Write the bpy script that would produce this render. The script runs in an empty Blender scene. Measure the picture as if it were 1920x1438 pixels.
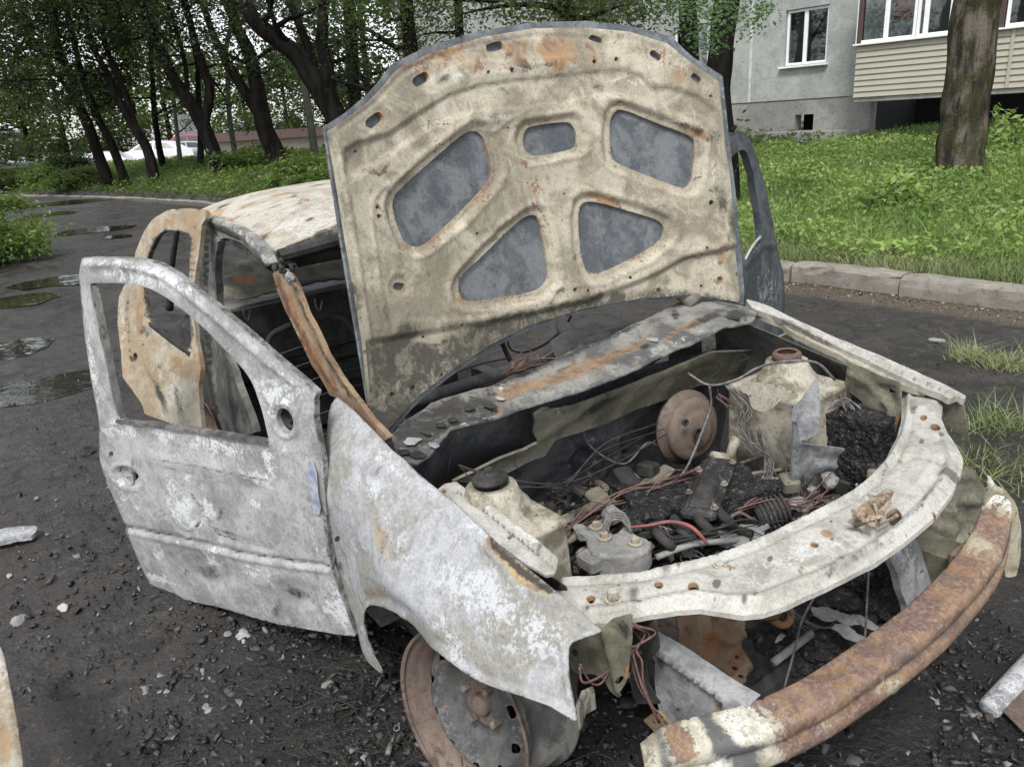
import bpy, bmesh, math, random
import numpy as np
from mathutils import Vector, Matrix, noise
from mathutils.geometry import delaunay_2d_cdt
random.seed(7); RNG = np.random.default_rng(7)
SC = bpy.context.scene; COL = SC.collection
F = 1450.0
# ------------------------------------------------------------------ camera, sky, sun
def basis(yaw, pit, rol):
    y, p, r = map(math.radians, (yaw, pit, rol))
    fw = np.array([math.cos(p)*math.cos(y), math.cos(p)*math.sin(y), -math.sin(p)])
    rt = np.array([math.sin(y), -math.cos(y), 0.]); up = np.cross(rt, fw)
    return np.array([math.cos(r)*rt+math.sin(r)*up, -math.sin(r)*rt+math.cos(r)*up, fw])
CARB = basis(147.7, 18.35, -7.0); CARC = np.array([1.53, -1.43, 1.60])      # viewpoint in the car's own frame
WB = basis(147.7, 18.7, -3.5)
ROT = WB.T @ CARB; P0 = np.array([0, -.75, 0]); TRN = P0 - ROT @ P0           # the car stands on sloping ground
WC = ROT @ CARC + TRN
cam = bpy.data.objects.new('camera', bpy.data.cameras.new('camera')); COL.objects.link(cam)
cam.matrix_world = Matrix([[WB[0][i], WB[1][i], -WB[2][i], WC[i]] for i in range(3)] + [[0, 0, 0, 1]])
cam.data.sensor_width = 36; cam.data.lens = F/1920*36; cam.data.clip_start = .05; cam.data.clip_end = 2000
SC.camera = cam
w = bpy.data.worlds.new('World'); SC.world = w; w.use_nodes = True
nt = w.node_tree; bg = nt.nodes['Background']
sky = nt.nodes.new('ShaderNodeTexSky'); sky.sky_type = 'NISHITA'; sky.sun_disc = False
SUN_EL, SUN_AZ = 55, -45     # azimuth of the sun in the xy plane, from +x
sky.sun_elevation = math.radians(SUN_EL); sky.sun_rotation = math.radians(90-SUN_AZ)
sky.air_density = 1.0; sky.dust_density = 1.5; sky.ozone_density = 1.0
hs = nt.nodes.new('ShaderNodeHueSaturation'); hs.inputs['Saturation'].default_value = .25; hs.inputs['Value'].default_value = 1.25
nt.links.new(sky.outputs[0], hs.inputs['Color']); nt.links.new(hs.outputs[0], bg.inputs['Color']); bg.inputs['Strength'].default_value = .11
sl = bpy.data.lights.new('sun', 'SUN'); sl.energy = 1.5; sl.angle = math.radians(12); sl.color = (1, .97, .92)
so = bpy.data.objects.new('sun', sl); COL.objects.link(so)
sd = Vector((math.cos(math.radians(SUN_EL))*math.cos(math.radians(SUN_AZ)), math.cos(math.radians(SUN_EL))*math.sin(math.radians(SUN_AZ)), math.sin(math.radians(SUN_EL))))
so.rotation_euler = sd.to_track_quat('Z', 'Y').to_euler()
SC.view_settings.view_transform = 'Standard'; SC.view_settings.look = 'None'; SC.view_settings.gamma = 1
SC.view_settings.exposure = 1.05
# ------------------------------------------------------------------ node helpers and materials
class NT:
    def __init__(s, name):
        s.m = bpy.data.materials.new(name); s.m.use_nodes = True; s.t = s.m.node_tree
        s.b = s.t.nodes['Principled BSDF']
    def put(s, sock, v):
        if isinstance(v, bpy.types.NodeSocket): s.t.links.new(v, sock)
        elif v is not None:
            if hasattr(sock.default_value, '__len__') and not hasattr(v, '__len__'): v = [v]*len(sock.default_value)
            if hasattr(sock.default_value, '__len__') and len(sock.default_value) == 4 and len(v) == 3: v = (*v, 1)
            sock.default_value = v
    def n(s, typ, ins=None, out=0, **p):
        q = s.t.nodes.new('ShaderNode'+typ)
        for k, v in p.items(): setattr(q, k, v)
        for k, v in (ins or {}).items(): s.put(q.inputs[k], v)
        return q.outputs[out]
    def obj(s): return s.n('TexCoord', out=3)
    def noise(s, sc, det=4, rough=.55, vec=None, dist=0, out=0):
        return s.n('TexNoise', {'Vector': vec or s.obj(), 'Scale': sc, 'Detail': det, 'Roughness': rough, 'Distortion': dist}, out)
    def math(s, op, a, b=0, c=None, clamp=False):
        d = {0: a, 1: b}
        if c is not None: d[2] = c
        return s.n('Math', d, operation=op, use_clamp=clamp)
    def step(s, v, lo, hi, a=0., b=1.):
        return s.n('MapRange', {'Value': v, 'From Min': lo, 'From Max': hi, 'To Min': a, 'To Max': b}, interpolation_type='SMOOTHSTEP')
    def mix(s, f, a, b, mode='MIX'):
        q = s.t.nodes.new('ShaderNodeMix'); q.data_type = 'RGBA'; q.blend_type = mode
        s.put(q.inputs[0], f); s.put(q.inputs[6], a); s.put(q.inputs[7], b); return q.outputs[2]
    def bump(s, h, strength=.4, dist=.01, nrm=None):
        d = {'Height': h, 'Strength': strength, 'Distance': dist}
        if nrm is not None: d['Normal'] = nrm
        return s.n('Bump', d)
    def fin(s, col, rough=.7, metal=0., nrm=None, spec=.5, **kw):
        s.put(s.b.inputs['Base Color'], col); s.put(s.b.inputs['Roughness'], rough); s.put(s.b.inputs['Metallic'], metal)
        s.put(s.b.inputs['Specular IOR Level'], spec)
        if nrm is not None: s.put(s.b.inputs['Normal'], nrm)
        return s.m
def burnt(name, c1, c2, ash=(.70, .70, .69), soot=(.025, .024, .022), rust=(.27, .125, .05), rust2=(.12, .05, .03), base_rust=0., base_soot=0., base_ash=0., fine=1., rough=.72, metal=0., speck=.5, spec=.35, ra=1.6):
    """fire-burnt sheet metal: two mottled base tones, then ash, rust and soot laid over where the object's own stain map says"""
    m = NT(name)
    a = m.n('Attribute', attribute_name='stain', out=0)
    sp = m.t.nodes.new('ShaderNodeSeparateColor'); m.t.links.new(a, sp.inputs[0])
    R, G, B = [m.math('MULTIPLY', sp.outputs[i], k_) for i, k_ in ((0, 1.3), (1, 1.3), (2, 1.25))]
    big = m.noise(4.5*fine, 7, .62, dist=1.0); mid = m.noise(17*fine, 10, .72, dist=.9); fin = m.noise(110*fine, 6, .75); vf = m.noise(420, 3, .6)
    col = m.mix(m.step(m.math('ADD', m.math('MULTIPLY', big, .7), m.math('MULTIPLY', mid, .3)), .42, .58), c1, c2)
    tone = m.math('ADD', m.math('MULTIPLY_ADD', mid, .9, -.45), m.math('ADD', m.math('MULTIPLY_ADD', fin, 1.5, -.75), m.math('MULTIPLY_ADD', vf, .7, .65)))
    col = m.mix(1., col, m.n('CombineColor', {0: tone, 1: tone, 2: tone}), 'MULTIPLY')
    def over(f, c): return m.mix(f, col, c)
    fa = m.step(m.math('ADD', m.math('ADD', B, base_ash), m.math('MULTIPLY', m.math('ADD', m.math('SUBTRACT', mid, .5), m.math('MULTIPLY', m.math('SUBTRACT', fin, .5), .9)), 2.7)), .33, .68)
    col = over(m.math('MULTIPLY', fa, .85), ash)
    fr = m.step(m.math('ADD', m.math('ADD', R, base_rust), m.math('MULTIPLY', m.math('ADD', m.math('SUBTRACT', mid, .5), m.math('MULTIPLY', m.math('SUBTRACT', fin, .5), .7)), ra)), .42, .58)
    rc = m.mix(m.step(m.noise(14, 5, .6, dist=1.), .42, .62), rust, rust2)
    rc = m.mix(m.step(fin, .45, .7, 0., .5), rc, m.mix(.5, rc, ash))
    col = over(m.math('MULTIPLY', fr, .9), rc)
    fs = m.step(m.math('ADD', m.math('ADD', G, base_soot), m.math('MULTIPLY', m.math('ADD', m.math('SUBTRACT', mid, .5), m.math('MULTIPLY', m.math('SUBTRACT', fin, .5), .5)), 1.8)), .16, .62)
    col = over(m.math('MULTIPLY', fs, .93), soot)
    dots = m.step(m.math('ADD', m.math('MULTIPLY', fin, .5), m.math('ADD', m.math('MULTIPLY', vf, .2), m.math('MULTIPLY', mid, .3))), .555, .60)
    col = over(m.math('MULTIPLY', dots, speck), (.05, .04, .03))
    h = m.math('ADD', m.math('MULTIPLY', mid, .6), m.math('ADD', m.math('MULTIPLY', fin, .35), m.math('MULTIPLY', vf, .08)))
    return m.fin(col, m.math('SUBTRACT', m.math('ADD', rough, m.math('MULTIPLY', mid, .2)), .1), metal, m.bump(h, .55, .006), spec)
M = {}
M['door'] = burnt('burnt_door_metal', (.23, .235, .225), (.35, .355, .35), ash=(.62, .63, .64), base_ash=.08, fine=.9, speck=.35, rust=(.42, .30, .14))
M['fender'] = burnt('burnt_wing_metal', (.24, .235, .21), (.33, .335, .35), ash=(.47, .48, .50), base_ash=.08, fine=1.0, speck=.3, rust=(.36, .27, .13), rust2=(.16, .10, .055))
M['hood'] = burnt('burnt_bonnet_inner', (.22, .195, .145), (.40, .365, .285), ash=(.54, .53, .49), base_ash=-.1, fine=.9, speck=.7, rust=(.27, .16, .07), rust2=(.13, .06, .04), soot=(.045,.043,.035), ra=2.6)
M['hoodskin'] = burnt('burnt_bonnet_skin', (.075, .085, .095), (.145, .155, .165), ash=(.27, .28, .29), base_ash=-.22, speck=.3, fine=1.3)
M['white'] = burnt('burnt_white_steel', (.29, .28, .245), (.40, .395, .36), ash=(.53, .53, .52), base_ash=.1, speck=.55, rust=(.30, .18, .08), rust2=(.20, .11, .055), soot=(.10, .09, .08))
M['roof'] = burnt('burnt_roof_metal', (.32, .29, .23), (.42, .40, .34), ash=(.50, .49, .47), base_ash=-.05, speck=.5, rust=(.42, .25, .10))
M['tower'] = burnt('scorched_tower_steel', (.15, .135, .095), (.36, .335, .27), ash=(.50, .48, .43), base_soot=.10, base_rust=-.12, base_ash=-.02, fine=1.5, speck=.8, rust=(.24, .12, .07), rust2=(.20, .085, .07), ra=3.)
M['rust'] = burnt('rusted_steel', (.26, .19, .12), (.17, .11, .07), ash=(.45, .42, .35), base_rust=.22, base_ash=-.1, rust=(.27, .12, .045), rust2=(.11, .05, .035), speck=.5)
M['beam'] = burnt('rusted_beam', (.30, .27, .19), (.46, .44, .36), ash=(.62, .61, .56), rust=(.105, .050, .040), rust2=(.185, .10, .05), speck=.7, soot=(.07, .075, .075), ra=2.5, fine=.9)
M['rdoor'] = burnt('burnt_rear_door', (.27, .21, .135), (.35, .32, .26), ash=(.46, .45, .42), rust=(.30, .20, .10), rust2=(.24, .14, .075), speck=.6, ra=2.2)
M['frame'] = burnt('sooty_frame', (.085, .085, .083), (.22, .215, .195), rust=(.24, .145, .07), rust2=(.13, .075, .04), ash=(.50, .50, .48), base_ash=-.15, base_soot=.12, speck=.5)
M['cream'] = burnt('burnt_cream_steel', (.27, .245, .185), (.38, .355, .29), ash=(.50, .48, .43), speck=.7, base_soot=.12, rust=(.30, .15, .09), rust2=(.30, .12, .09))
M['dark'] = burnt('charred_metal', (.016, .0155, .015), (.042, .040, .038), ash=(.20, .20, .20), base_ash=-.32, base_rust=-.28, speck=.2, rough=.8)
M['panel'] = burnt('sooty_panel', (.040, .044, .052), (.10, .10, .10), ash=(.26, .26, .26), base_ash=-.26, speck=.3, rust=(.30, .20, .07), rust2=(.2, .12, .06), rough=.65)
M['alu'] = burnt('grey_cast_metal', (.17, .17, .165), (.26, .255, .24), ash=(.40, .40, .38), base_ash=-.1, speck=.5, rust=(.35, .24, .12))
M['greymetal'] = burnt('grey_steel', (.19, .195, .20), (.31, .315, .32), ash=(.47, .475, .48), base_ash=0., speck=.4, rust=(.33, .2, .1))
M['olive'] = burnt('olive_steel', (.11, .105, .075), (.20, .19, .145), ash=(.36, .35, .31), base_ash=-.1, base_soot=.05, speck=.6, rust=(.36, .17, .06), rust2=(.25, .11, .06))
def plainmat(name, c, c2=None, rough=.6, sc=20, bump=.2, metal=0., spec=.5, bd=.01):
    m = NT(name); n = m.noise(sc, 5, .6)
    col = m.mix(m.step(n, .35, .65), c, c2 or tuple(v*.75 for v in c))
    return m.fin(col, rough, metal, m.bump(n, bump, bd), spec)
M['char'] = NT('charcoal')
def _char():
    m = M['char']; n = m.noise(40, 6, .7); v = m.n('TexVoronoi', {'Vector': m.obj(), 'Scale': 70.}, 0)
    col = m.mix(m.step(n, .5, .75), (.010, .010, .0105), (.10, .10, .102))
    col = m.mix(m.step(m.noise(150, 3), .64, .72, 0, .6), col, (.35, .35, .35))
    return m.fin(col, .62, 0, m.bump(m.math('ADD', n, m.math('MULTIPLY', v, .8)), .9, .012), .35)
M['char'] = _char()
M['wire'] = plainmat('burnt_copper_wire', (.16, .085, .07), (.08, .05, .045), .6, 60)
M['wiregrey'] = plainmat('grey_wire', (.17, .16, .155), (.08, .078, .075), .5, 60)
M['redwire'] = plainmat('red_wire', (.25, .07, .065), (.14, .07, .07), .6, 40)
M['steelstraw'] = plainmat('rusty_tyre_wire', (.05, .038, .028), (.025, .02, .016), .8, 60)
M['hub'] = burnt('rusty_hub', (.11, .085, .07), (.17, .135, .11), ash=(.32, .30, .27), base_rust=.05, rust=(.115, .062, .045), rust2=(.075, .042, .033), ra=2.4)
# ------------------------------------------------------------------ object helpers
def tag(o, label=None, cat=None, group=None, kind=None):
    for k, v in (('label', label), ('category', cat), ('group', group), ('kind', kind)):
        if v: o[k] = v
    return o
def empty(name, loc, label, cat, group=None, rz=0):
    o = bpy.data.objects.new(name, None); COL.objects.link(o); o.location = loc; o.rotation_euler.z = rz; o.empty_display_size = .2
    return tag(o, label, cat, group)
def mesh(name, V, Fc, mat, parent=None, smooth=True, attr=None, mats=None, midx=None, tris=None):
    me = bpy.data.meshes.new(name)
    V = np.asarray(V, float)
    if tris is not None:
        Fc = np.asarray(tris); k = Fc.shape[1]
        me.vertices.add(len(V)); me.vertices.foreach_set('co', V.ravel())
        me.loops.add(Fc.size); me.loops.foreach_set('vertex_index', Fc.ravel().astype(np.int32))
        me.polygons.add(len(Fc)); me.polygons.foreach_set('loop_start', np.arange(0, Fc.size, k, dtype=np.int32))
        me.update(calc_edges=True); me.validate()
    else:
        me.from_pydata([tuple(v) for v in V], [], [tuple(int(i) for i in f) for f in Fc]); me.update()
    if smooth: me.polygons.foreach_set('use_smooth', [True]*len(me.polygons))
    for m_ in (mats or [mat]): me.materials.append(m_)
    if midx is not None: me.polygons.foreach_set('material_index', np.asarray(midx, dtype=np.int32))
    if attr is not None:
        at = me.attributes.new('stain', 'FLOAT_COLOR', 'POINT'); A = np.ones((len(V), 4)); A[:, :3] = attr; at.data.foreach_set('color', A.ravel())
    o = bpy.data.objects.new(name, me); COL.objects.link(o)
    if parent is not None: o.parent = parent
    return o
class MB:
    """collects shapes into one mesh"""
    def __init__(s): s.V = []; s.F = []
    def add(s, V, Fc):
        b = len(s.V); s.V += [tuple(v) for v in V]; s.F += [tuple(i+b for i in f) for f in Fc]; return s
    def box(s, c, h, R=None, bev=0.):
        c = np.array(c, float); h = np.array(h, float); R = np.eye(3) if R is None else np.array(R)
        if bev <= 0:
            V = [c+R@(h*np.array(q)) for q in ((-1,-1,-1),(1,-1,-1),(1,1,-1),(-1,1,-1),(-1,-1,1),(1,-1,1),(1,1,1),(-1,1,1))]
            return s.add(V, [(0,3,2,1),(4,5,6,7),(0,1,5,4),(1,2,6,5),(2,3,7,6),(3,0,4,7)])
        b = min(bev, h.min()*.9); secs = []
        for z, k in ((-h[2], b), (-h[2]+b, 0), (h[2]-b, 0), (h[2], b)):
            x, y = h[0]-k, h[1]-k
            secs.append([c+R@np.array(q) for q in ((-x+b,-y,z),(x-b,-y,z),(x,-y+b,z),(x,y-b,z),(x-b,y,z),(-x+b,y,z),(-x,y-b,z),(-x,-y+b,z))])
        return s.loft(secs)
    def loft(s, secs, cap=True, closed=True):
        n = len(secs[0]); V = [p for q in secs for p in q]; Fc = []
        for i in range(len(secs)-1):
            for j in range(n if closed else n-1):
                k = (j+1) % n; Fc.append((i*n+j, i*n+k, (i+1)*n+k, (i+1)*n+j))
        if cap and closed: Fc.append(tuple(range(n))[::-1]); Fc.append(tuple((len(secs)-1)*n+j for j in range(n)))
        return s.add(V, Fc)
    def tube(s, pts, r, n=6):
        P = np.array(pts, float); m = len(P); r = np.broadcast_to(r, (m,)); secs = []
        a = np.array([.83, .31, .13])
        for i in range(m):
            t = P[min(i+1, m-1)]-P[max(i-1, 0)]; t /= (np.linalg.norm(t)+1e-9)
            a = a-t*(a@t)
            if np.linalg.norm(a) < .05: a = np.cross(t, (.2, .9, .3))
            a /= (np.linalg.norm(a)+1e-9); b = np.cross(t, a)
            secs.append([P[i]+r[i]*(math.cos(q)*a+math.sin(q)*b) for q in np.arange(n)*2*math.pi/n])
        return s.loft(secs)
    def lathe(s, prof, o=(0,0,0), ax=(0,0,1), n=40, closed=False):
        o = np.array(o, float); ax = np.array(ax, float); ax /= np.linalg.norm(ax)
        a = np.cross(ax, (0, 0, 1) if abs(ax[2]) < .9 else (1, 0, 0)); a /= np.linalg.norm(a); b = np.cross(ax, a)
        secs = [[o+ax*z+r*(math.cos(q)*a+math.sin(q)*b) for q in np.arange(n)*2*math.pi/n] for r, z in prof]
        if closed: secs.append(secs[0])
        return s.loft(secs, cap=False)
    def build(s, name, mat, parent=None, smooth=False, bev=0., stain=None):
        o = mesh(name, s.V, s.F, mat, parent, smooth, attr=None if stain is None else np.tile(np.array(stain, float), (len(s.V), 1)))
        if bev:
            md = o.modifiers.new('bevel', 'BEVEL'); md.width = bev; md.segments = 2; md.limit_method = 'ANGLE'
        return o
def spline(pts, n=8):
    P = [np.array(p, float) for p in pts]; P = [2*P[0]-P[1]]+P+[2*P[-1]-P[-2]]; out = []
    for i in range(1, len(P)-2):
        for k in range(n):
            t = k/n; a, b, c, d = P[i-1:i+3]
            out.append(.5*(2*b+(c-a)*t+(2*a-5*b+4*c-d)*t*t+(3*b-a-3*c+d)*t**3))
    out.append(P[-2]); return np.array(out)
def circ(cx, cy, rx, ry, rot=0, n=20):
    a = math.radians(rot)
    return [(cx+rx*math.cos(t)*math.cos(a)-ry*math.sin(t)*math.sin(a), cy+rx*math.cos(t)*math.sin(a)+ry*math.sin(t)*math.cos(a)) for t in np.arange(n)*2*math.pi/n]
def chaikin(P, k=2):
    P = np.array(P, float)
    for _ in range(k):
        Q = np.roll(P, -1, 0); P = np.stack([.75*P+.25*Q, .25*P+.75*Q], 1).reshape(-1, 2)
    return P
def resample(P, step, closed=True):
    P = np.array(P, float); Q = np.vstack([P, P[:1]]) if closed else P; out = []
    for a, b in zip(Q[:-1], Q[1:]):
        n = max(1, int(round(np.linalg.norm(b-a)/step)))
        for k in range(n): out.append(a+(b-a)*k/n)
    if not closed: out.append(Q[-1])
    return np.array(out)
def inside(X, P):
    P = np.array(P); x, y = X[:, 0:1], X[:, 1:2]; a = P; b = np.roll(P, -1, 0)
    c = ((a[:, 1] > y) != (b[:, 1] > y)) & (x < (b[:, 0]-a[:, 0])*(y-a[:, 1])/(b[:, 1]-a[:, 1]+1e-12)+a[:, 0])
    return c.sum(1) % 2 == 1
def dist(X, P, closed=False):
    P = np.array(P, float); A = P if closed else P[:-1]; B = np.roll(P, -1, 0) if closed else P[1:]
    d = np.full(len(X), 1e9)
    for a, b in zip(A, B):
        ab = b-a; t = np.clip(((X-a)@ab)/(ab@ab+1e-12), 0, 1); d = np.minimum(d, np.linalg.norm(X-a-t[:, None]*ab, axis=1))
    return d
def fill(out, holes, step):
    loops = [resample(out, step)]+[resample(h, step*.7) for h in holes]
    lo = loops[0].min(0); hi = loops[0].max(0)
    g = []
    for j, y in enumerate(np.arange(lo[1], hi[1], step*.866)):
        xs = np.arange(lo[0]+(j % 2)*step*.5, hi[0], step); g.append(np.stack([xs, np.full_like(xs, y)], 1))
    g = np.vstack(g); g += RNG.uniform(-.12, .12, g.shape)*step
    k = inside(g, loops[0]) & (dist(g, loops[0], True) > step*.5)
    for h in loops[1:]: k &= ~inside(g, h) & (dist(g, h, True) > step*.4)
    pts = [tuple(p) for l in loops for p in l]; ed = []; b = 0
    for l in loops:
        n = len(l); ed += [(b+i, b+(i+1) % n) for i in range(n)]; b += n
    pts += [tuple(p) for p in g[k]]
    v, _, f, *_ = delaunay_2d_cdt([Vector(p) for p in pts], ed, [], 0, 1e-5)
    V = np.array([tuple(p) for p in v]); T = np.array([tuple(t) for t in f if len(t) == 3])
    c = V[T].mean(1); k = inside(c, loops[0])
    for h in loops[1:]: k &= ~inside(c, h)
    return V, T[k]
def shell(name, V3, T, N3, thick, mat, parent, attr=None, backmat=None):
    """front sheet, back sheet and the rim between them, as one mesh"""
    n = len(V3); Bk = V3-N3*np.asarray(thick).reshape(-1, 1)
    E = {}
    for t in T:
        for a, b in ((t[0], t[1]), (t[1], t[2]), (t[2], t[0])): E[(a, b)] = 1
    be = np.array([e for e in E if (e[1], e[0]) not in E])
    V = [V3, Bk, V3[be[:, 0]], V3[be[:, 1]], Bk[be[:, 1]], Bk[be[:, 0]]]; m = len(be); o = 2*n; r = np.arange(m)
    q1 = np.stack([o+r, o+3*m+r, o+2*m+r], 1); q2 = np.stack([o+r, o+2*m+r, o+m+r], 1)
    TT = np.vstack([T, T[:, ::-1]+n, q1, q2]); VV = np.vstack(V)
    A = None
    if attr is not None: A = np.vstack([attr, attr, attr[be[:, 0]], attr[be[:, 1]], attr[be[:, 1]], attr[be[:, 0]]])
    o_ = mesh(name, VV, None, mat, parent, True, A, tris=TT)
    return o_
# ---- the photograph's sight lines, to find where a point of a surface lies in the car's frame
def rays(uv, B=CARB):
    uv = np.atleast_2d(uv).astype(float)
    return np.stack([(uv[:, 0]-960)/F, -(uv[:, 1]-719)/F, np.ones(len(uv))], 1) @ B
def hit(uv, Fn, B=CARB, C=CARC, lo=.8, hi=7.):
    d = rays(uv, B); ts = np.linspace(lo, hi, 70); v = np.stack([Fn(C+t*d) for t in ts])
    sg = np.sign(v[1:]) != np.sign(v[:-1]); has = sg.any(0); i = np.where(has, sg.argmax(0), np.abs(v).argmin(0).clip(0, 68))
    a = ts[i]; b = ts[i+1]; fa = v[i, np.arange(len(d))]
    for _ in range(26):
        m = (a+b)/2; fm = Fn(C+m[:, None]*d); s = np.sign(fm) == np.sign(fa); s = s & has; a = np.where(s, m, a); b = np.where(s, b, m)
    return C+((a+b)/2)[:, None]*d
def at(u, v, **k):
    (ax, val), = k.items(); i = 'xyz'.index(ax); d = rays([(u, v)])[0]; return CARC+d*(val-CARC[i])/d[i]
def wat(u, v, d):
    """world point on a sight line at horizontal distance d"""
    r = rays([(u, v)], WB)[0]; return WC+r*d/math.hypot(r[0], r[1])
def smooth(x): x = np.clip(x, 0, 1); return x*x*(3-2*x)
def stains(X, spec, holes=(), out=None):
    S = np.zeros((len(X), 3)); ch = {'r': 0, 's': 1, 'a': 2}
    for q in spec:
        c, typ = ch[q[0]], q[1]
        if typ == 'e':
            u, v, ru, rv, rot, val = q[2:]; a = math.radians(rot); d = X-(u, v)
            x = d[:, 0]*math.cos(a)+d[:, 1]*math.sin(a); y = -d[:, 0]*math.sin(a)+d[:, 1]*math.cos(a)
            f = val*(1-smooth(np.sqrt((x/ru)**2+(y/rv)**2)/1.3))
        elif typ == 'l': f = q[4]*(1-smooth(dist(X, q[2])/q[3]))
        elif typ == 'p':
            d = dist(X, q[2], True); d = np.where(inside(X, q[2]), d, -d); f = q[4]*smooth(.5+d/(2*q[3]))
        elif typ == 'h':
            f = np.zeros(len(X))
            for h in holes: f = np.maximum(f, q[3]*(1-smooth(dist(X, h, True)/q[2])))
        elif typ == 'o': f = q[3]*(1-smooth(dist(X, out, True)/q[2]))
        S[:, c] = np.where(np.abs(f) > np.abs(S[:, c]), f, S[:, c]) if typ != 'add' else S[:, c]+f
    return S
def relief(X, spec, holes=(), out=None):
    r = np.zeros(len(X))
    for q in spec:
        if q[0] == 'l': r += q[3]*np.exp(-(dist(X, q[1])/q[2])**2)
        elif q[0] == 'p':
            d = dist(X, q[1], True); d = np.where(inside(X, q[1]), d, -d); r += q[3]*smooth(.5+d/(2*q[2]))
        elif q[0] == 'h':
            for h in holes: r += q[2]*np.exp(-(dist(X, h, True)/q[1])**2)
        elif q[0] == 'o': r += q[2]*(1-smooth(dist(X, out, True)/q[1]))
    return r
def sheet(name, out, Fn, holes=(), step=8, thick=.003, mat=None, parent=None, rel=(), st=(), dent=.0015, dscale=9, rnd=1, hr=2, B=CARB, C=CARC):
    out = chaikin(resample(out, 11), rnd) if rnd else np.array(out, float); holes = [chaikin(h, hr) if hr else np.array(h, float) for h in holes]
    V, T = fill(out, holes, step)
    P = hit(V, Fn, B, C); e = 1.5
    Nn = np.cross(hit(V+(e, 0), Fn, B, C)-hit(V-(e, 0), Fn, B, C), hit(V+(0, e), Fn, B, C)-hit(V-(0, e), Fn, B, C))
    Nn /= np.linalg.norm(Nn, axis=1)[:, None]+1e-12
    s = np.sign(((C-P)*Nn).sum(1)); s[s == 0] = 1; Nn *= s[:, None]
    # orient triangles towards the viewer
    a, b, c = P[T[0]]; 
    g = np.cross(P[T[:, 1]]-P[T[:, 0]], P[T[:, 2]]-P[T[:, 0]]); flip = ((g*Nn[T[:, 0]]).sum(1) < 0); T[flip] = T[flip][:, ::-1]
    r = relief(V, rel, holes, out)
    if dent: r = r+np.array([noise.noise(Vector(p)*dscale)+.5*noise.noise(Vector(p)*dscale*2.7) for p in P])*dent*1.6
    P = P+Nn*r[:, None]
    return shell(name, P, T, Nn, thick, mat, parent, stains(V, st, holes, out))
def lump(name, c, size, mat, parent, n=3, amp=.25, sc=6, seed=0, R=None, flat=0):
    bm = bmesh.new(); bmesh.ops.create_icosphere(bm, subdivisions=n, radius=1); S = np.array(size); R = np.eye(3) if R is None else np.array(R)
    for v in bm.verts:
        p = np.array(v.co); q = np.sign(p)*np.abs(p)**.62; q = q/max(1e-6, np.abs(q).max())*(.55+.45*np.linalg.norm(p)) if flat else p
        o = Vector(q*S*sc)+Vector((seed*3.1, seed, 0)); d = 1+amp*(noise.noise(o)+.6*noise.noise(o*2.3)+.35*noise.noise(o*5.1))
        v.co = Vector(np.array(c)+R@(q*S*d))
    me = bpy.data.meshes.new(name); bm.to_mesh(me); bm.free(); me.materials.append(mat)
    o = bpy.data.objects.new(name, me); COL.objects.link(o)
    if parent: o.parent = parent
    return o

def spots(n, u0, u1, v0, v1, ch, r0, r1, val, seed, el=2.2):
    g = random.Random(seed); o = []
    for _ in range(n):
        r = r0+(r1-r0)*g.random()**2; o.append((ch, 'e', g.uniform(u0, u1), g.uniform(v0, v1), r*g.uniform(.5, el), r*g.uniform(.4, 1), g.uniform(-90, 90), val*g.uniform(.5, 1)))
    return o
# ================================================================== THE BURNT CAR
CAR = empty('burnt_car', (0, 0, 0), 'burnt-out grey car shell, bonnet raised and doors hanging open', 'car')
CAR.matrix_world = Matrix([[*ROT[i], TRN[i]] for i in range(3)] + [[0, 0, 0, 1]])
def Zm(ox, oy, k): return lambda pts: [(ox+x*k, oy+y*k) for x, y in pts]
H2 = Zm(600, 0, 840/1917); D4 = Zm(120, 340, 1/3); D5 = Zm(140, 700, 1/3); F6 = Zm(600, 840, 1/3); F7 = Zm(660, 1078, .25); E3 = Zm(1240, 0, 680/1917)
E1 = Zm(700, 560, 1/3); E2 = Zm(1200, 540, .3756); B5 = Zm(1060, 1000, 580/1904); B6 = Zm(1560, 860, 360/896)
# ---------------- bonnet: outer skin behind, stamped inner frame in front
def hoodx(P, off=0.):
    y, z = P[:, 1], P[:, 2]; q = np.clip((y-.09)/.76, -1.3, 1.3)
    return P[:, 0]-(-.44-.09*(z-.82)/.85-.11*(1-q*q)-.05*smooth((z-1.5)/.4)*(z-1.5)/.4 + off)
HOUT = [(608,238),(618,300),(628,370),(640,450),(655,540),(672,640),(688,740),(700,800),(714,832),(734,812),(760,780),(790,748),(850,702),(920,655),(1000,614),(1100,583),(1200,564),(1300,556),(1395,573),
        (1396,545),(1391,490),(1385,420),(1377,340),(1368,270),(1362,210),(1355,143),(1300,108),(1282,92),(1260,70),(1180,48),(1100,40),(1000,42),(900,58),(800,88),(735,120),(712,152),(690,176),(650,210)]
HIN = [(618,245),(628,300),(640,370),(652,450),(668,540),(684,640),(697,740),(708,800),(716,826),(734,806),(760,774),(790,742),(850,696),(920,649),(1000,609),(1100,579),(1200,561),(1300,553),(1390,568),
       (1389,540),(1384,490),(1377,420),(1369,340),(1360,270),(1354,210),(1347,152),(1298,120),(1278,104),(1252,82),(1180,60),(1100,52),(1000,54),(905,70),(806,100),(745,130),(722,160),(697,186),(655,220)]
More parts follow.
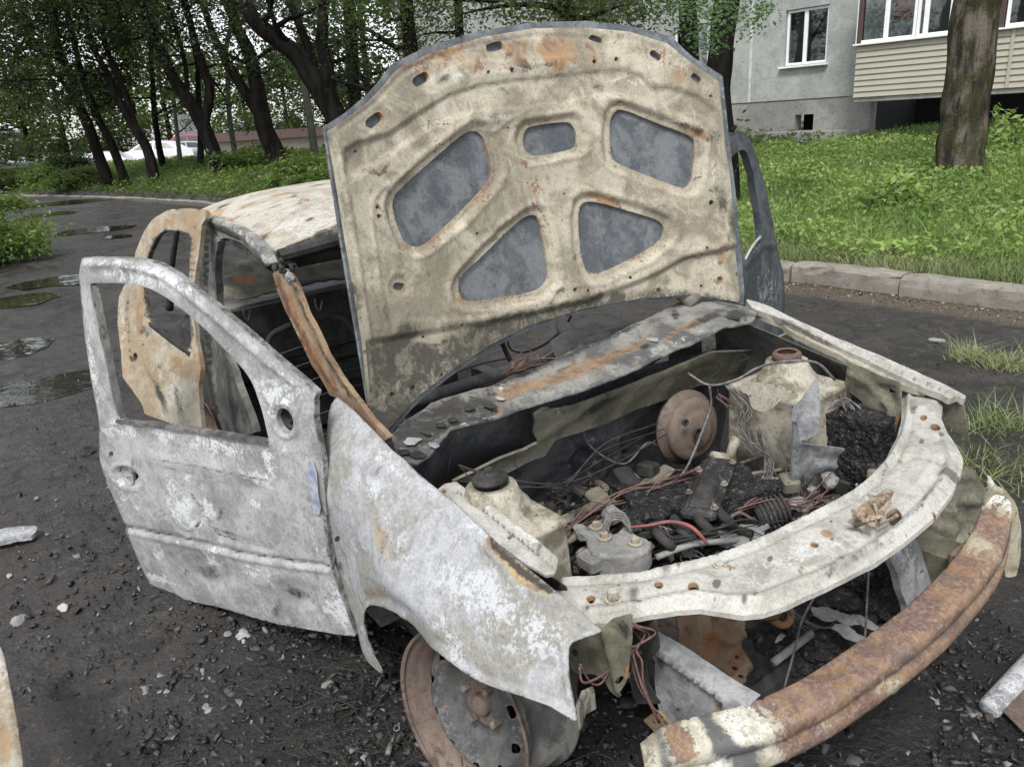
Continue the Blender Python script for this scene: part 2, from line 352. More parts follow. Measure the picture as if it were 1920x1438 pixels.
HW = [H2([(640,556),(690,562),(715,600),(738,690),(746,745),(722,795),(600,920),(470,1045),(420,1058),(370,1040),(335,950),(317,870),(335,822),(450,720),(560,620)]),
      H2([(884,560),(905,538),(1060,516),(1090,530),(1110,580),(1105,625),(1080,640),(930,670),(892,650),(876,600)]),
      H2([(1250,510),(1268,474),(1300,463),(1420,515),(1590,578),(1614,610),(1605,730),(1590,795),(1560,808),(1480,780),(1290,705),(1256,680),(1246,600)]),
      H2([(870,935),(915,916),(945,930),(962,1020),(988,1150),(985,1205),(940,1247),(800,1272),(650,1293),(612,1278),(598,1220),(620,1170),(700,1100),(790,1008)]),
      H2([(1118,885),(1142,862),(1200,864),(1350,910),(1462,942),(1485,985),(1465,1032),(1380,1090),(1220,1168),(1170,1172),(1138,1150),(1120,1050),(1112,950)])]
def slot(x, y, rx, ry, rot, p=3.2, n=16):
    a = math.radians(rot); o = []
    for t in np.arange(n)*2*math.pi/n:
        u = rx*np.sign(math.cos(t))*abs(math.cos(t))**(2/p); v = ry*np.sign(math.sin(t))*abs(math.sin(t))**(2/p)
        o.append((x+u*math.cos(a)-v*math.sin(a), y+u*math.sin(a)+v*math.cos(a)))
    return o
HS = [H2(slot(*q)) for q in ((235,513,40,23,-38),(433,338,38,22,-33),(750,198,38,20,-14),(1183,166,29,13,20),(1438,237,27,15,38),(1612,333,24,16,42),(345,1225,24,16,5))]
HB = [H2(slot(x, y, r, r*1.1, 0, 2, 8)) for x, y, r in ((165,643,7),(718,312,8),(820,302,10),(1172,266,9),(1266,255,8),(1675,868,11),(245,888,7),(252,925,8),(673,1000,6),(1045,830,5),(1327,1188,7),(1092,1240,8),(1148,1244,6),(1718,1196,11),(1795,1173,10),(1655,1062,6),(1640,1225,7),(1332,1190,5),(1455,1240,5),(805,548,5),(1672,412,6))]
HB += [slot(x, y, r, r, 0, 2, 8) for x, y, r in ((739,740,5),(778,728,5),(798,632,3),(866,609,3),(833,703,3))]
edge_lo = H2([(520,1400),(700,1385),(900,1345),(1050,1310),(1150,1288),(1350,1215),(1450,1170),(1560,1108),(1700,1080),(1800,1050)])
ch_up = H2([(110,640),(170,610),(300,570),(430,480),(470,455),(560,400),(690,360),(820,342),(1000,325),(1180,305),(1300,296),(1380,325),(1420,370),(1500,372),(1620,412),(1690,470)])
ch_lo = H2([(110,745),(160,760),(300,660),(480,540),(640,480),(830,462),(1000,448),(1110,425),(1260,405),(1420,430),(1560,500),(1690,590)])
left_in = H2([(290,1400),(262,1250),(240,1080),(222,950),(225,860),(262,810),(340,760),(560,590),(660,530),(740,570),(800,520),(880,480)])
def grow(poly, k):
    c = np.mean(poly, 0); return [tuple(c+(np.array(p)-c)*(1+k/np.linalg.norm(np.array(p)-c))) for p in poly]
low_band = edge_lo[1:]+[(1400, 600), (1100, 640), (900, 760), (700, 860), (690, 640)]
hood_rel = [('p', ch_up+ch_lo[::-1], 5, -.011), ('p', low_band, 5, -.012), ('l', [(x, y-9) for x, y in edge_lo], 5, .005), ('l', left_in, 3, .005),
            ('l', [(630,262),(645,330),(660,420),(676,520),(694,640),(708,740)], 4, .006), ('l', [(640,240),(700,196),(752,140),(806,112),(905,84),(1000,68),(1180,74),(1250,94),(1290,128),(1340,160),(1350,230),(1362,340)], 3, -.005),
            ('l', H2([(1230,420),(1330,440),(1560,545),(1640,610),(1650,700)]), 5, .006), ('p', H2([(115,640),(170,605),(205,650),(200,700),(150,755),(115,740)]), 4, -.006), ('p', H2([(440,350),(560,300),(640,270),(860,250),(1010,245),(1240,215),(1290,250),(1180,285),(1000,300),(820,320),(690,335),(560,375),(480,420)]), 4, .004),
            ('p', H2(slot(345,1225,48,48,0,2)), 3, -.005), ('l', H2([(1700,930),(1745,980),(1730,1040),(1700,1060)]), 5, .010)]
for h in HW: hood_rel += [('p', grow(h, 15), 6, -.013), ('l', grow(h, 24)+[grow(h, 24)[0]], 5, .004), ('l', grow(h, 3)+[grow(h, 3)[0]], 2.5, .003)]
for h in HS: hood_rel += [('p', grow(h, 8), 2.5, -.003)]
hood_st = [('r','h',9,.36), ('s','l',ch_up,5,.22), ('s','l',ch_lo,4,.18), ('s','l',edge_lo,7,.30)]+[('r','l',[(u_,v_),(u_+2,v_+L_)],4,.42) for u_,v_,L_ in ((739,742,40),(1148,544,24),(1245,110,60),(1290,262,60),(1340,388,40),(904,320,26),(1052,365,50),(700,410,40),(835,610,20),(985,300,30),(1175,330,30),(960,210,20))]+[('r','l',grow(h,13)+[grow(h,13)[0]],7,.30) for h in HW]+[('s','e',u_,v_,ru,rv,a_,k_) for u_,v_,ru,rv,a_,k_ in ((690,330,60,20,-40,.2),(720,420,24,60,10,.2),(960,170,40,18,0,.3),(1130,160,30,14,0,.3),(1000,330,60,20,0,.22),(1060,470,20,60,0,.16),(1340,260,16,40,0,.3),(820,500,60,16,-40,.22),(1250,470,70,12,30,.2),(1330,400,16,30,0,.25),(660,190,30,12,-40,.25),(1050,545,120,10,-8,.25),(780,590,40,16,-10,.25),(1290,330,60,10,25,.2))]+[('r','p',[(738,150),(800,108),(900,78),(1000,64),(1110,66),(1130,100),(1100,128),(1000,130),(900,140),(850,128),(790,160),(745,175)],20,.36), ('a','e',960,130,90,9,-6,.5), ('r','e',760,118,60,28,-30,.6), ('r','e',830,100,80,24,-20,.65), ('r','e',1040,95,60,40,0,.75), ('r','e',960,85,80,18,-6,.5), ('r','e',900,125,60,20,-10,.45), ('r','e',1048,118,20,30,10,.9), ('r','e',1245,100,30,16,40,.45), ('r','e',1270,145,26,30,20,.5),  # soot-channel lines on the channel and lower-band edges are painted shading
           ('r','e',1130,372,60,9,22,.75), ('r','e',1000,360,40,50,0,.32), ('r','e',1310,250,45,20,25,.55), ('r','e',870,565,26,16,30,.6), ('r','e',1105,568,14,8,0,.8), ('r','e',1355,470,14,60,-5,.45), ('r','e',760,460,36,16,35,.45), ('r','e',985,305,40,12,0,.35),
           ('s','p',[(686,640),(740,620),(800,640),(850,625),(930,590),(1010,575),(1110,545),(1200,540),(1300,545),(1396,560),(1396,600),(1100,620),(900,720),(700,860)],14,.42), ('a','e',780,700,60,30,-40,.2), ('s','e',765,625,44,34,-30,.5), ('s','e',720,600,30,50,0,.32), ('s','e',800,660,60,26,-30,.35), ('s','e',670,560,14,70,-6,.4), ('s','e',715,640,40,50,0,.4), ('s','e',1376,420,14,70,-4,.5),('s','e',640,520,12,120,-7,.45), ('s','e',1355,380,18,60,0,.4),
           ('s','l',[(610,240),(624,340),(650,500),(690,760),(712,830)],15,.5), ('s','e',1290,240,40,12,20,.3), ('s','e',1010,125,50,10,-5,.4), ('s','e',830,150,26,12,-30,.35), ('s','e',930,230,40,14,0,.28), ('s','e',1170,420,50,20,25,.3),
           ('a','e',860,140,60,12,-20,.5), ('a','e',1180,150,90,14,5,.4), ('a','e',920,225,60,14,-8,.45), ('a','e',760,190,20,20,0,.35), ('a','e',1340,340,14,60,0,.4), ('a','e',1180,520,120,20,-12,.35)]
HOOD = empty('hood', (0, 0, 0), None, None); HOOD.parent = CAR
ho = sheet('inner_frame', HIN, lambda P: hoodx(P), HW+HS+HB, 4.6, .016, M['hood'], HOOD, hood_rel, hood_st+spots(34,640,1370,80,560,'s',4,26,.42,1)+spots(26,640,1370,60,560,'r',3,14,.6,2)+spots(22,640,1370,80,540,'a',6,26,.4,3)+spots(14,700,1300,60,130,'r',5,26,.6,4), dent=.0012, dscale=6)
hs_ = sheet('outer_skin', HOUT, lambda P: hoodx(P, -.024), (), 13, .010, M['hoodskin'], HOOD, (), [('a','o',16,.35),('r','e',700,600,30,200,0,.1)], dent=.001)
hs_['label'] = 'blue-grey outer skin seen through the openings of the raised bonnet'
ho['label'] = 'cream and rust stamped inner frame of the raised bonnet with five openings'
# ---------------- right front door (left in the photo)
def doorF(P):
    x, y, z = P.T; b = .030*(1-((z-.50)/.42)**2)*(z < 1.2); b = np.where(z > .78, .030*(1-(.28/.42)**2)-.13*(z-.78)**1.3*0.9, b)
    return y-(-.84+.368*(x+.5)-b)
DOUT = D4([(95,440),(110,428),(150,425),(300,425),(430,435),(530,458),(640,520),(760,620),(900,730),(1050,860),(1200,990),(1330,1100),(1425,1187),(1405,1222)])+D5([(1352,170),(1350,250),(1380,400),(1395,500),(1405,650),(1415,800),(1420,950),(1440,1080),(1500,1250),(1550,1400),(1580,1482),(1480,1470),(1200,1422),(1000,1372),(800,1312),(600,1268),(470,1235),(430,1200),(370,1080),(300,920),(240,750),(180,620),(140,480),(135,350),(140,290)])+D4([(180,1250),(150,1100),(120,900),(100,700),(84,520)])
DWIN = D4([(146,580),(160,572),(300,572),(420,585),(520,620),(640,700),(760,800),(900,940),(1000,1050),(1060,1130),(1100,1250),(1140,1400)])+D5([(1098,388),(1000,368),(700,318),(340,268),(250,262)])+D4([(290,1290),(250,1100),(200,850),(150,620)])
DHOLES = [DWIN, circ(534,788,15,24,-18), circ(208,852,4,6,0,8), slot(237,890,19,8,28), circ(315,1006-2,2,2,0,6)]
strip = D5([(275,862),(500,905),(700,950),(900,1000),(1100,1040),(1420,1085)])
oval = circ(347,957,27,40,-15)
door_rel = [('l', strip, 4, -.006), ('l', [(x, y+10) for x, y in strip], 4, .004), ('l', list(circ(534,788,23,33,-18))+[circ(534,788,23,33,-18)[0]], 4, .005), ('p', circ(238,895,27,18,28), 4, -.007), ('l', list(circ(238,895,31,21,28)), 3, .004), ('p', oval, 4, .004),
            ('l', D5([(1090,392),(700,330),(220,285)]), 4, .003), ('l', D4([(130,470),(300,470),(430,490),(560,540),(700,640),(900,810),(1100,980),(1300,1140)]), 6, .006), ('l', D4([(160,590),(300,592),(430,608),(520,645),(640,730),(760,830),(900,970),(1000,1085)]), 4, -.004),
            ('l', D5([(430,480),(700,520),(900,565),(1090,600),(1150,700),(1200,900),(1300,960)]), 14, .003), ('l', D5([(540,600),(560,780),(640,900)]), 9, -.003), ('l', D5([(700,640),(720,820),(800,910),(1100,990)]), 9, -.0035), ('p', circ(387,1072,48,24,22), 12, -.007), ('p', circ(550,1112,48,22,15), 12, -.006),
            ('l', D5([(1370,500),(1390,760),(1420,1050)]), 6, -.005)]
door_st = [('a','e',300,520,200,30,10,.35), ('a','e',170,700,14,120,-8,.4), ('a','e',520,740,60,60,0,.38), ('a','e',348,955,24,34,-15,.6), ('a','l',D5([(200,300),(600,360),(1080,470),(1100,600)]),22,.3), ('a','e',640,1140,30,60,-20,.45), ('a','l',D5([(520,560),(540,760),(640,880),(720,780),(700,640)]),9,.4), ('a','e',300,1085,60,10,20,.3), ('a','e',230,930,14,60,-14,.3),
           ('a','e',440,940,110,60,10,-.25), ('a','e',387,1072,46,22,22,-.45), ('a','e',550,1112,46,20,15,-.45), ('r','e',387,1074,42,20,22,.24), ('r','e',552,1114,42,18,15,.28), ('s','e',387,1074,38,17,22,.40), ('s','e',552,1114,38,15,15,.40), ('s','l',D5([(700,640),(720,820),(800,910),(1100,990)]),4,.34), ('s','l',D5([(1370,500),(1390,760),(1420,1050)]),5,.34), ('s','l',list(oval)+[oval[0]],3,.34), ('s','l',D5([(430,480),(700,520),(900,565),(1090,600)]),4,.3), ('s','e',430,1000,60,5,15,.3), ('s','l',strip,4,.42),  # dark and pale lines over the pressings paint the embossing into the colour
           ('s','e',534,788,20,28,-18,.3), ('s','h',5,.2), ('s','l',D5([(240,265),(600,310),(1090,385)]),6,.5), ('s','e',330,880,60,5,14,.3), ('s','e',290,900,30,5,70,.22), ('r','e',500,800,20,6,0,.3), ('s','e',600,780,8,60,4,.3), ('r','e',585,730,16,6,50,.5), ('s','o',5,.3), ('s','e',230,1060,8,60,-25,.25), ('a','e',500,620,60,8,40,.35)]
FD = empty('front_door', (0, 0, 0), None, None); FD.parent = CAR; FD['label'] = 'ash-white right front door swung open, mirror hole and no glass'
sheet('door_panel', DOUT, doorF, DHOLES, 4.5, .018, M['door'], FD, [(q[0], q[1], q[2], q[3]*1.35) for q in door_rel], door_st+spots(30,190,620,790,1160,'a',6,34,.45,5)+spots(30,190,620,790,1160,'s',4,22,.34,6)+spots(10,160,560,500,700,'s',3,12,.35,7), dent=.0018, dscale=5)
# blue paint left at the hinge edge is its own flake of a part
sheet('paint_patch', D5([(1310,500),(1340,490),(1362,560),(1370,680),(1385,760),(1372,800),(1345,790),(1330,700),(1312,600)]), lambda P: doorF(P)+.0065, (), 6, .001, plainmat('blue_paint', (.17,.20,.30), (.36,.37,.40), .6, 45), FD, dent=.0005)
def pathF(pts, Fn): return hit(np.array(pts, float), Fn)
mb = MB(); p = pathF(resample(D5([(250,268),(700,322),(1095,388)]), 30, False), doorF)
mb.loft([[q+np.array(o) for o in ((0,-.012,-.004),(0,-.010,.006),(0,.016,.006),(0,.016,-.010))] for q in p]); mb.build('window_sill', M['frame'], FD, stain=(.1,.2,.2))
mb = MB(); p = pathF(resample(D4([(152,590),(205,850),(255,1100),(300,1300),(310,1340)]), 20, False), doorF); mb.loft([[q+np.array(o) for o in ((-.004,.004,0),(.012,.004,0),(.012,.022,0),(-.004,.022,0))] for q in p]); mb.build('window_channel', M['frame'], FD, stain=(.15,.1,.1))
# handle bowl, mirror-base socket behind the skin
c0 = hit([(237,892)], doorF)[0]; n0 = np.array([.345,-.938,0]); MB().lathe([(.001,-.028),(.02,-.027),(.034,-.018),(.038,-.004)], c0, n0, 20).build('handle_recess', M['door'], FD, True)
c0 = hit([(534,788)], doorF)[0]; m_ = MB().lathe([(.001,-.05),(.012,-.05),(.026,-.035),(.03,-.012)], c0, n0, 20); m_.tube([c0-n0*.04+(.01,0,.015), c0-n0*.02+(-.012,0,-.02)], .004); m_.build('mirror_socket', M['dark'], FD, True)
# inner panel of the door, a second sheet behind
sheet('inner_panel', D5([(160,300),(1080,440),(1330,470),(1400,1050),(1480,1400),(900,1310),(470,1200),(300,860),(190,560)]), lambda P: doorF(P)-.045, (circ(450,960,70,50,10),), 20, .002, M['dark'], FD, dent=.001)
# ---------------- right rear door, rusty, swung out and sagging
def rdoorF(P):
    x, y, z = P.T; return y-(-.70+.40*(x+1.72)+.26*(z-1.36)-.025*(1-((z-.55)/.45)**2)*(z < 1))
RO = D4([(800,160),(800,215),(778,240),(762,350),(745,520),(735,750),(742,900),(775,1050),(762,1150),(765,1300),(775,1420),(700,1400),(560,1345),(450,1310),(440,1250),(380,1170),(330,1100),(320,980),(300,800),(310,650),(340,585),(380,560),(395,470),(400,400),(440,300),(500,210),(590,160),(700,153)])
RWIN = D4([(540,290),(600,276),(695,288),(713,325),(706,500),(702,750),(716,975),(600,890),(490,800),(466,700),(446,600),(466,440),(500,360)])
sheet('rear_door', RO, rdoorF, [RWIN, circ(253,668,4,6,0,8)], 7, .02, M['rdoor'], CAR, [('l', D4([(745,230),(735,500),(728,750),(735,900),(755,1060),(745,1300)]), 5, .006), ('l', D4([(360,640),(340,820),(380,1080)]), 6, -.006), ('l', D4([(560,240),(480,340),(440,470),(420,600),(450,800),(720,990)]), 4, .005), ('l', D4([(345,800),(335,960),(380,1100)]), 5, -.01)],
      [('r','p',D4([(590,170),(770,170),(760,300),(720,700),(770,1050),(740,1060),(700,900),(690,290),(600,270),(500,320),(440,480),(380,560),(440,300)]),8,.38), ('r','e',262,600,12,60,0,.7), ('r','e',375,680,5,90,0,.75), ('r','e',331,680,15,16,0,.95), ('r','e',285,640,16,14,0,.6), ('r','e',310,640,60,16,40,.2), ('a','e',325,740,35,60,0,.45), ('s','e',300,740,10,60,-20,.5), ('s','e',335,760,8,50,-10,.4), ('s','e',280,700,6,40,-25,.4), ('s','h',5,.4), ('s','e',235,590,8,60,0,.2), ('a','e',228,600,7,60,0,.5), ('a','e',300,700,50,30,20,.35), ('s','l',D4([(360,640),(340,820),(380,1080)]),4,.4), ('s','l',D4([(740,260),(732,500),(722,750),(738,1000)]),3,.35)]+spots(26,230,370,560,800,'s',3,14,.45,14)+spots(8,230,370,400,800,'r',4,14,.5,15), dent=.003)['label'] = 'rusty orange right rear door, its window empty'
mb = MB(); p = pathF(resample(D4([(490,800),(600,885),(716,970)]), 20, False), rdoorF); mb.loft([[q+np.array(o) for o in ((0,-.01,-.012),(0,-.01,.006),(0,.02,.006),(0,.02,-.012))] for q in p]); mb.build('rear_window_sill', M['dark'], CAR)
# ---------------- right front wing
def ztop(x): return .925-.235*(np.clip(x, -.7, .8)+.5)/1.1-.03*np.clip((x+.5)/1.1, 0, 1)**2
def wingF(P):
    x, y, z = P.T; k = np.clip((z-(ztop(x)-.26))/.26, -1, 1.35); r = np.hypot((x-.02)/.36, (z-.20)/.36)
    return y-(-.835+.135*np.where(k > 0, k*k, 0)-.018*np.exp(-((r-1.05)/.18)**2)+.035*np.clip(-(z-.35)/.3, 0, 1)**2*0+.03*np.clip((x-.45)/.2, 0, 1.5)**2)
WO = [(628,746),(634,744),(662,768),(700,806),(733,842)]+F6([(470,60),(560,150),(700,262),(830,375),(950,485),(1010,545),(1150,660),(1300,780),(1450,905),(1587,1022),(1575,1040),(1520,1058),(1420,1090),(1400,1120),(1398,1180),(1405,1300),(1425,1400)])+F7([(1680,1020),(1692,1085),(1660,1092),(1630,1060),(1500,980),(1300,905),(1100,842),(980,795),(850,722),(750,645),(650,563),(550,462),(450,352),(350,275),(250,228),(170,215),(125,228),(102,270),(100,350),(130,470),(180,600),(245,715),(240,728),(200,722),(120,655),(80,585),(50,480)])+F6([(190,950),(130,800),(80,650),(45,500),(30,380),(32,250)])+D5([(1420,500),(1420,350),(1430,230)])
arch = F7([(245,720),(180,600),(130,470),(100,350),(102,270),(125,228),(170,215),(250,228),(350,275),(450,352),(550,462),(650,563),(750,645),(850,722),(980,795),(1100,842),(1300,905),(1500,980),(1630,1060)])
sheet('front_wing', WO, wingF, [slot(633,1010,4,6,20), ], 5, .003, M['fender'], CAR,
      [('l', arch, 6, .006), ('l', [(x+4, y-13) for x, y in arch], 9, -.003), ('l', [(625,760),(618,860),(617,950),(624,1010),(640,1080),(660,1140),(690,1200)], 5, .004), ('l', F6([(130,40),(330,120),(520,220),(700,340),(900,520),(1100,700),(1300,850),(1500,1000)]), 12, .005), ('l', F6([(1360,1110),(1385,1250),(1400,1400)]), 5, .005), ('l', F6([(900,520),(1000,640),(1100,780),(1250,840)]), 5, .003), ('l', F6([(120,620),(150,720),(170,840)]), 7, -.005)],
      [('r','p',F6([(935,510),(960,500),(1150,665),(1320,800),(1290,835),(1230,815),(1130,770),(1060,690),(1000,610),(950,580)]),6,.62), ('s','p',F6([(960,515),(1150,675),(1330,815),(1290,822),(1160,740),(1060,650),(975,575)]),6,.55), ('r','e',720,1010,30,80,-20,.42), ('r','e',680,930,30,60,-15,.34), ('r','e',700,1110,50,22,20,.42), ('a','e',650,930,20,80,-5,.2), ('a','e',745,1010,25,90,-30,.3), ('a','e',890,1110,130,70,35,.36),
       ('a','e',1000,1190,90,60,40,.35), ('a','e',740,880,60,14,42,.35), ('a','e',950,1210,30,30,0,.3), ('a','e',870,1050,60,30,40,-.3), ('a','e',1060,1250,20,70,0,-.2), ('s','e',640,1060,7,30,-15,.3), ('r','e',636,900,16,60,0,.2),('s','e',700,1090,50,10,30,.2), ('s','o',4,.3)]+spots(30,630,1080,800,1300,'a',8,40,.42,10)+spots(26,630,1080,800,1300,'s',4,20,.34,11)+spots(10,640,780,880,1120,'r',5,24,.45,12), dent=.003, dscale=6)['label'] = 'ash-white right front wing with a bare rust strip along its top edge'
# folded flange and bracket at the front corner of the wing
a0 = at(1082, 1340, y=-.80)
mb = MB()
for q, h in ((F7([(1690,1060),(1730,950),(1810,910)]), .026),):
    pp = [at(u, v, y=-.78+.05*i) for i, (u, v) in enumerate(q)]
    mb.loft([[x+np.array(o) for o in ((0,0,-h),(.006,0,-h),(.006,0,h*.8),(0,0,h))] for x in pp])
mb.build('wing_bracket', M['cream'], CAR, stain=(.25,.15,.2))
# ---------------- inner wing rail (white strip beside the right strut tower)
def flatF(z0, ay=0., ax=0.): return lambda P: P[:, 2]-(z0+ay*P[:, 1]+ax*P[:, 0])
sheet('inner_wing_rail', F6([(660,232),(700,200),(760,190),(800,212),(860,262),(1000,352),(1200,505),(1342,625),(1320,705),(1270,715),(1150,645),(1030,555),(940,485),(850,410),(760,325)]), flatF(.755, ax=-.14), [slot(833,921,4,2.5,0), slot(955,1008,4,3,20)], 5, .006, M['white'], CAR,
      [('l', F6([(770,240),(860,300),(1000,410),(1200,570),(1330,670)]), 4, -.006), ('p', F6([(760,190),(860,262),(1000,352),(1200,505),(1342,625),(1330,650),(1180,530),(980,380),(840,285),(750,215)]), 3, .008)], [('r','e',833,918,9,6,0,.6), ('s','e',958,1003,10,6,30,.5), ('s','l',F6([(680,240),(800,350),(950,480)]),6,.35), ('a','e',1000,1010,60,12,40,.3), ('r','e',850,960,30,8,45,.3), ('s','l',F6([(770,240),(860,300),(1000,410),(1200,570),(1330,670)]),4,.5)]+spots(16,830,1050,910,1070,'s',3,14,.45,13))
# ---------------- upper cross member over the radiator opening
XO = [(1047,1076),(1120,1072),(1200,1064),(1290,1046),(1370,1023),(1440,994),(1500,964),(1560,934),(1597,912),(1632,882),(1662,848),(1681,812),(1690,780),(1691,745),(1690,716),(1712,728),(1735,726),(1755,728),(1768,750),(1765,775),(1777,802),(1798,832),(1807,852),(1802,878),(1785,915),(1752,958),(1700,1003),(1640,1043),(1580,1073),(1520,1101),(1470,1123),(1430,1137),(1390,1142),(1350,1136),(1310,1129),(1270,1131),(1200,1146),(1140,1155),(1105,1154),(1083,1141),(1050,1113),(1040,1095)]
xhf = [circ(1235,1096,8,6,8), circ(1300,1100,10,8,8), [(1098,1122),(1110,1115),(1119,1122),(1107,1130)], slot(1527,1022,7,4,15), circ(1738,741,7,4,5), circ(1732,783,6,4,0), circ(1754,802,9,6,10), slot(1620,975,22,9,-22), slot(1676,968,14,13,-40), circ(1645,938,9,7,0), slot(1560,1012-3,2,2,0), circ(1752,955,2.5,3,0), circ(1160,1096,2,2,0)]
inlip = [(1047,1085),(1120,1081),(1200,1074),(1290,1056),(1370,1033),(1440,1005),(1500,975),(1560,946),(1600,924),(1640,892),(1670,858),(1692,818),(1702,780),(1704,740)]
outlip = [(1100,1140),(1150,1140),(1210,1130),(1270,1115),(1310,1112),(1350,1118),(1390,1122),(1430,1117),(1480,1098),(1550,1068),(1620,1034),(1680,994),(1730,950),(1765,905),(1782,862),(1770,830)]
def xmF(P): return P[:, 2]-(.660+.045*P[:, 1]+.015*(P[:, 0]-.5))
sheet('upper_cross_member', XO, xmF, xhf, 4.6, .012, M['white'], CAR,
      [('l', inlip, 5, .010), ('l', [(x+7, y+9) for x, y in inlip], 6, -.006), ('l', outlip, 7, .008), ('o', 14, -.016), ('l', [(x-9, y-10) for x, y in outlip], 5, -.004), ('l', [(x-20, y-34) for x, y in outlip[4:]], 6, .002)],
      [('r','h',6,.5), ('r','e',1553,1000,20,12,10,.75), ('r','e',1690,870,22,6,10,.5), ('r','e',1640,955,34,26,0,.5), ('r','e',1390,1060,60,14,-15,.32), ('r','e',1165,1127,14,9,0,.35), ('s','e',1600,1050,110,9,-27,.34), ('s','e',1300,1055,60,7,-12,.25), ('s','e',1740,930,10,60,30,.3), ('s','e',1660,880,40,12,-45,.3), ('r','e',1750,800,18,14,0,.35), ('s','e',1100,1100,60,20,0,.2), ('a','e',1500,1040,160,30,-22,.3), ('s','e',1470,1040,30,16,0,.18), ('s','l',outlip,4,.34), ('s','l',[(x+9, y+12) for x, y in inlip],4,.3)]+spots(34,1060,1800,740,1140,'r',3,11,.72,8,4.)+spots(90,1060,1800,740,1140,'s',3,20,.75,9), dent=.002)['label'] = 'scorched white cross member arching over the radiator opening'
# latch torn up through the cross member
mb = MB(); L = lambda u, v, z: at(u, v, z=z)
mb.loft([[L(u, v, .70), L(u+14, v+3, .70), L(u+13, v+5, .694), L(u-1, v+2, .694)] for u, v in ((1628,985),(1626,960),(1632,935),(1628,926))])
mb.loft([[L(u, v, z), L(u+w_, v+4, z), L(u+w_, v+7, z-.006), L(u, v+4, z-.006)] for u, v, z, w_ in ((1598,965,.68,30),(1612,948,.70,36),(1640,930,.73,30),(1662,916,.75,14))])
mb.tube([L(1600,958,.70), L(1620,976,.705), L(1650,968,.71), L(1668,940,.72)], .006); mb.tube([L(1640,945,.71), L(1650,984,.69), L(1682,966,.69)], .005)
mb.build('bonnet_latch', M['rust'], CAR, stain=(.1,.0,.4))
def bolt(u, v, Fn, r=.010, h=.012, mat='rust', P=None, ax=(0,0,1)):
    c = hit([(u, v)], Fn)[0] if P is None else np.array(P)
    MB().lathe([(r*1.6,0),(r*1.6,.003),(r*1.15,.0035)], c, ax, 12).lathe([(r,.003),(r,h),(0.0001,h)], c, ax, 6).build('bolt', M[mat], CAR, False, stain=(.0,.0,.3))
bolt(1150, 1124, xmF, .012, .022, 'cream'); bolt(1350, 1060, xmF, .010, .005, 'cream')
# ---------------- left wing seen edge-on, its inner rail and torn side
def lwF(P): return P[:, 2]-(.885-.20*(P[:, 0]+.45)/1.05)
sheet('left_wing_top', [(1398,560),(1420,566),(1440,573),(1480,593),(1520,611),(1600,646),(1700,688),(1760,716),(1813,743),(1806,749),(1793,744),(1780,747),(1765,738),(1740,730),(1600,664),(1480,606),(1410,577)], lwF, (), 6, .02, M['white'], CAR, [('l', [(1410,570),(1600,657),(1800,745)], 3, .01)], [('s','l',[(1410,574),(1600,662),(1790,744)],3,.4), ('a','e',1600,650,200,8,24,.3)], dent=.002)['label'] = 'narrow white top edge of the left front wing'
sheet('left_inner_rail', [(1408,580),(1480,610),(1600,668),(1740,734),(1716,729),(1690,720),(1650,706),(1610,689),(1580,668),(1540,650),(1490,626),(1465,606),(1440,598)], lambda P: lwF(P)+.015, [circ(1548,642,2.5,2.5), circ(1663,702,2,3)], 6, .02, M['cream'], CAR, (), [('s','e',1500,620,50,6,25,.3), ('r','e',1600,680,50,7,25,.25), ('a','e',1620,684,70,8,26,.4)], dent=.003)
sheet('left_wing_side', [(1762,735),(1805,747),(1812,790),(1818,832),(1800,815),(1780,800),(1768,770)], lambda P: P[:, 1]-.76, (), 8, .003, M['olive'], CAR)
# ---------------- cowl panel under the windscreen opening (ash, soot and orange rust)
CO = E1([(100,770),(160,700),(330,585),(640,500),(760,450),(900,400),(1100,300),(1300,240),(1500,130),(1700,30),(1800,0)])+[(1330,562),(1402,575),(1420,588),(1412,602),(1392,608),(1360,612),(1340,622)]+E1([(1900,215),(1700,300),(1500,400),(1200,520),(950,600),(700,680),(430,755),(390,790),(320,880),(250,930),(190,920),(120,850)])
def cowlF(P): return P[:, 2]-(.835+.03*P[:, 1]-.10*(P[:, 0]+.35))
fl = E1([(430,750),(700,672),(950,592),(1200,512),(1500,392),(1700,290),(1900,205)])
sheet('cowl_panel', CO, cowlF, (), 5, .006, M['frame'], CAR, [('l', fl, 5, .012), ('l', [(x-4, y-12) for x, y in fl], 6, -.012), ('l', E1([(330,600),(640,515),(900,420),(1100,330),(1500,150)]), 5, .010)],
      [('r','p',E1([(650,520),(800,470),(1000,420),(1150,350),(1400,260),(1560,200),(1560,240),(1400,340),(1270,405),(1020,500),(740,580)]),18,.55), ('s','l',E1([(640,515),(900,420),(1100,330),(1500,150)]),5,.4), ('r','p',[(1240,632),(1280,606),(1320,590),(1325,600),(1290,620),(1250,640)],6,.5), ('s','p',E1([(120,700),(300,600),(650,520),(720,600),(600,700),(400,760),(200,900),(110,830)]),14,.35), ('a','e',760,840,26,24,0,.8), ('r','e',830,770,40,8,-22,.4), ('a','e',760,840,22,20,0,.9), ('a','p',E1([(750,590),(1000,520),(1300,400),(1600,290),(1850,190),(1880,150),(1500,310),(1100,470),(800,560)]),8,.5), ('a','e',850,790,14,10,0,.8), ('s','e',1330,595,50,10,-25,.4), ('s','e',1210,650,10,6,-20,.6), ('a','l',fl,5,.4), ('s','e',1380,590,30,12,0,.5)]+spots(40,740,1400,570,880,'s',4,16,.7,31)+spots(30,740,1400,570,880,'a',3,14,.8,32)+spots(24,900,1400,570,780,'r',3,16,.7,33), dent=.003, dscale=14)['label'] = 'cowl panel with a long orange rust streak and flakes of soot'
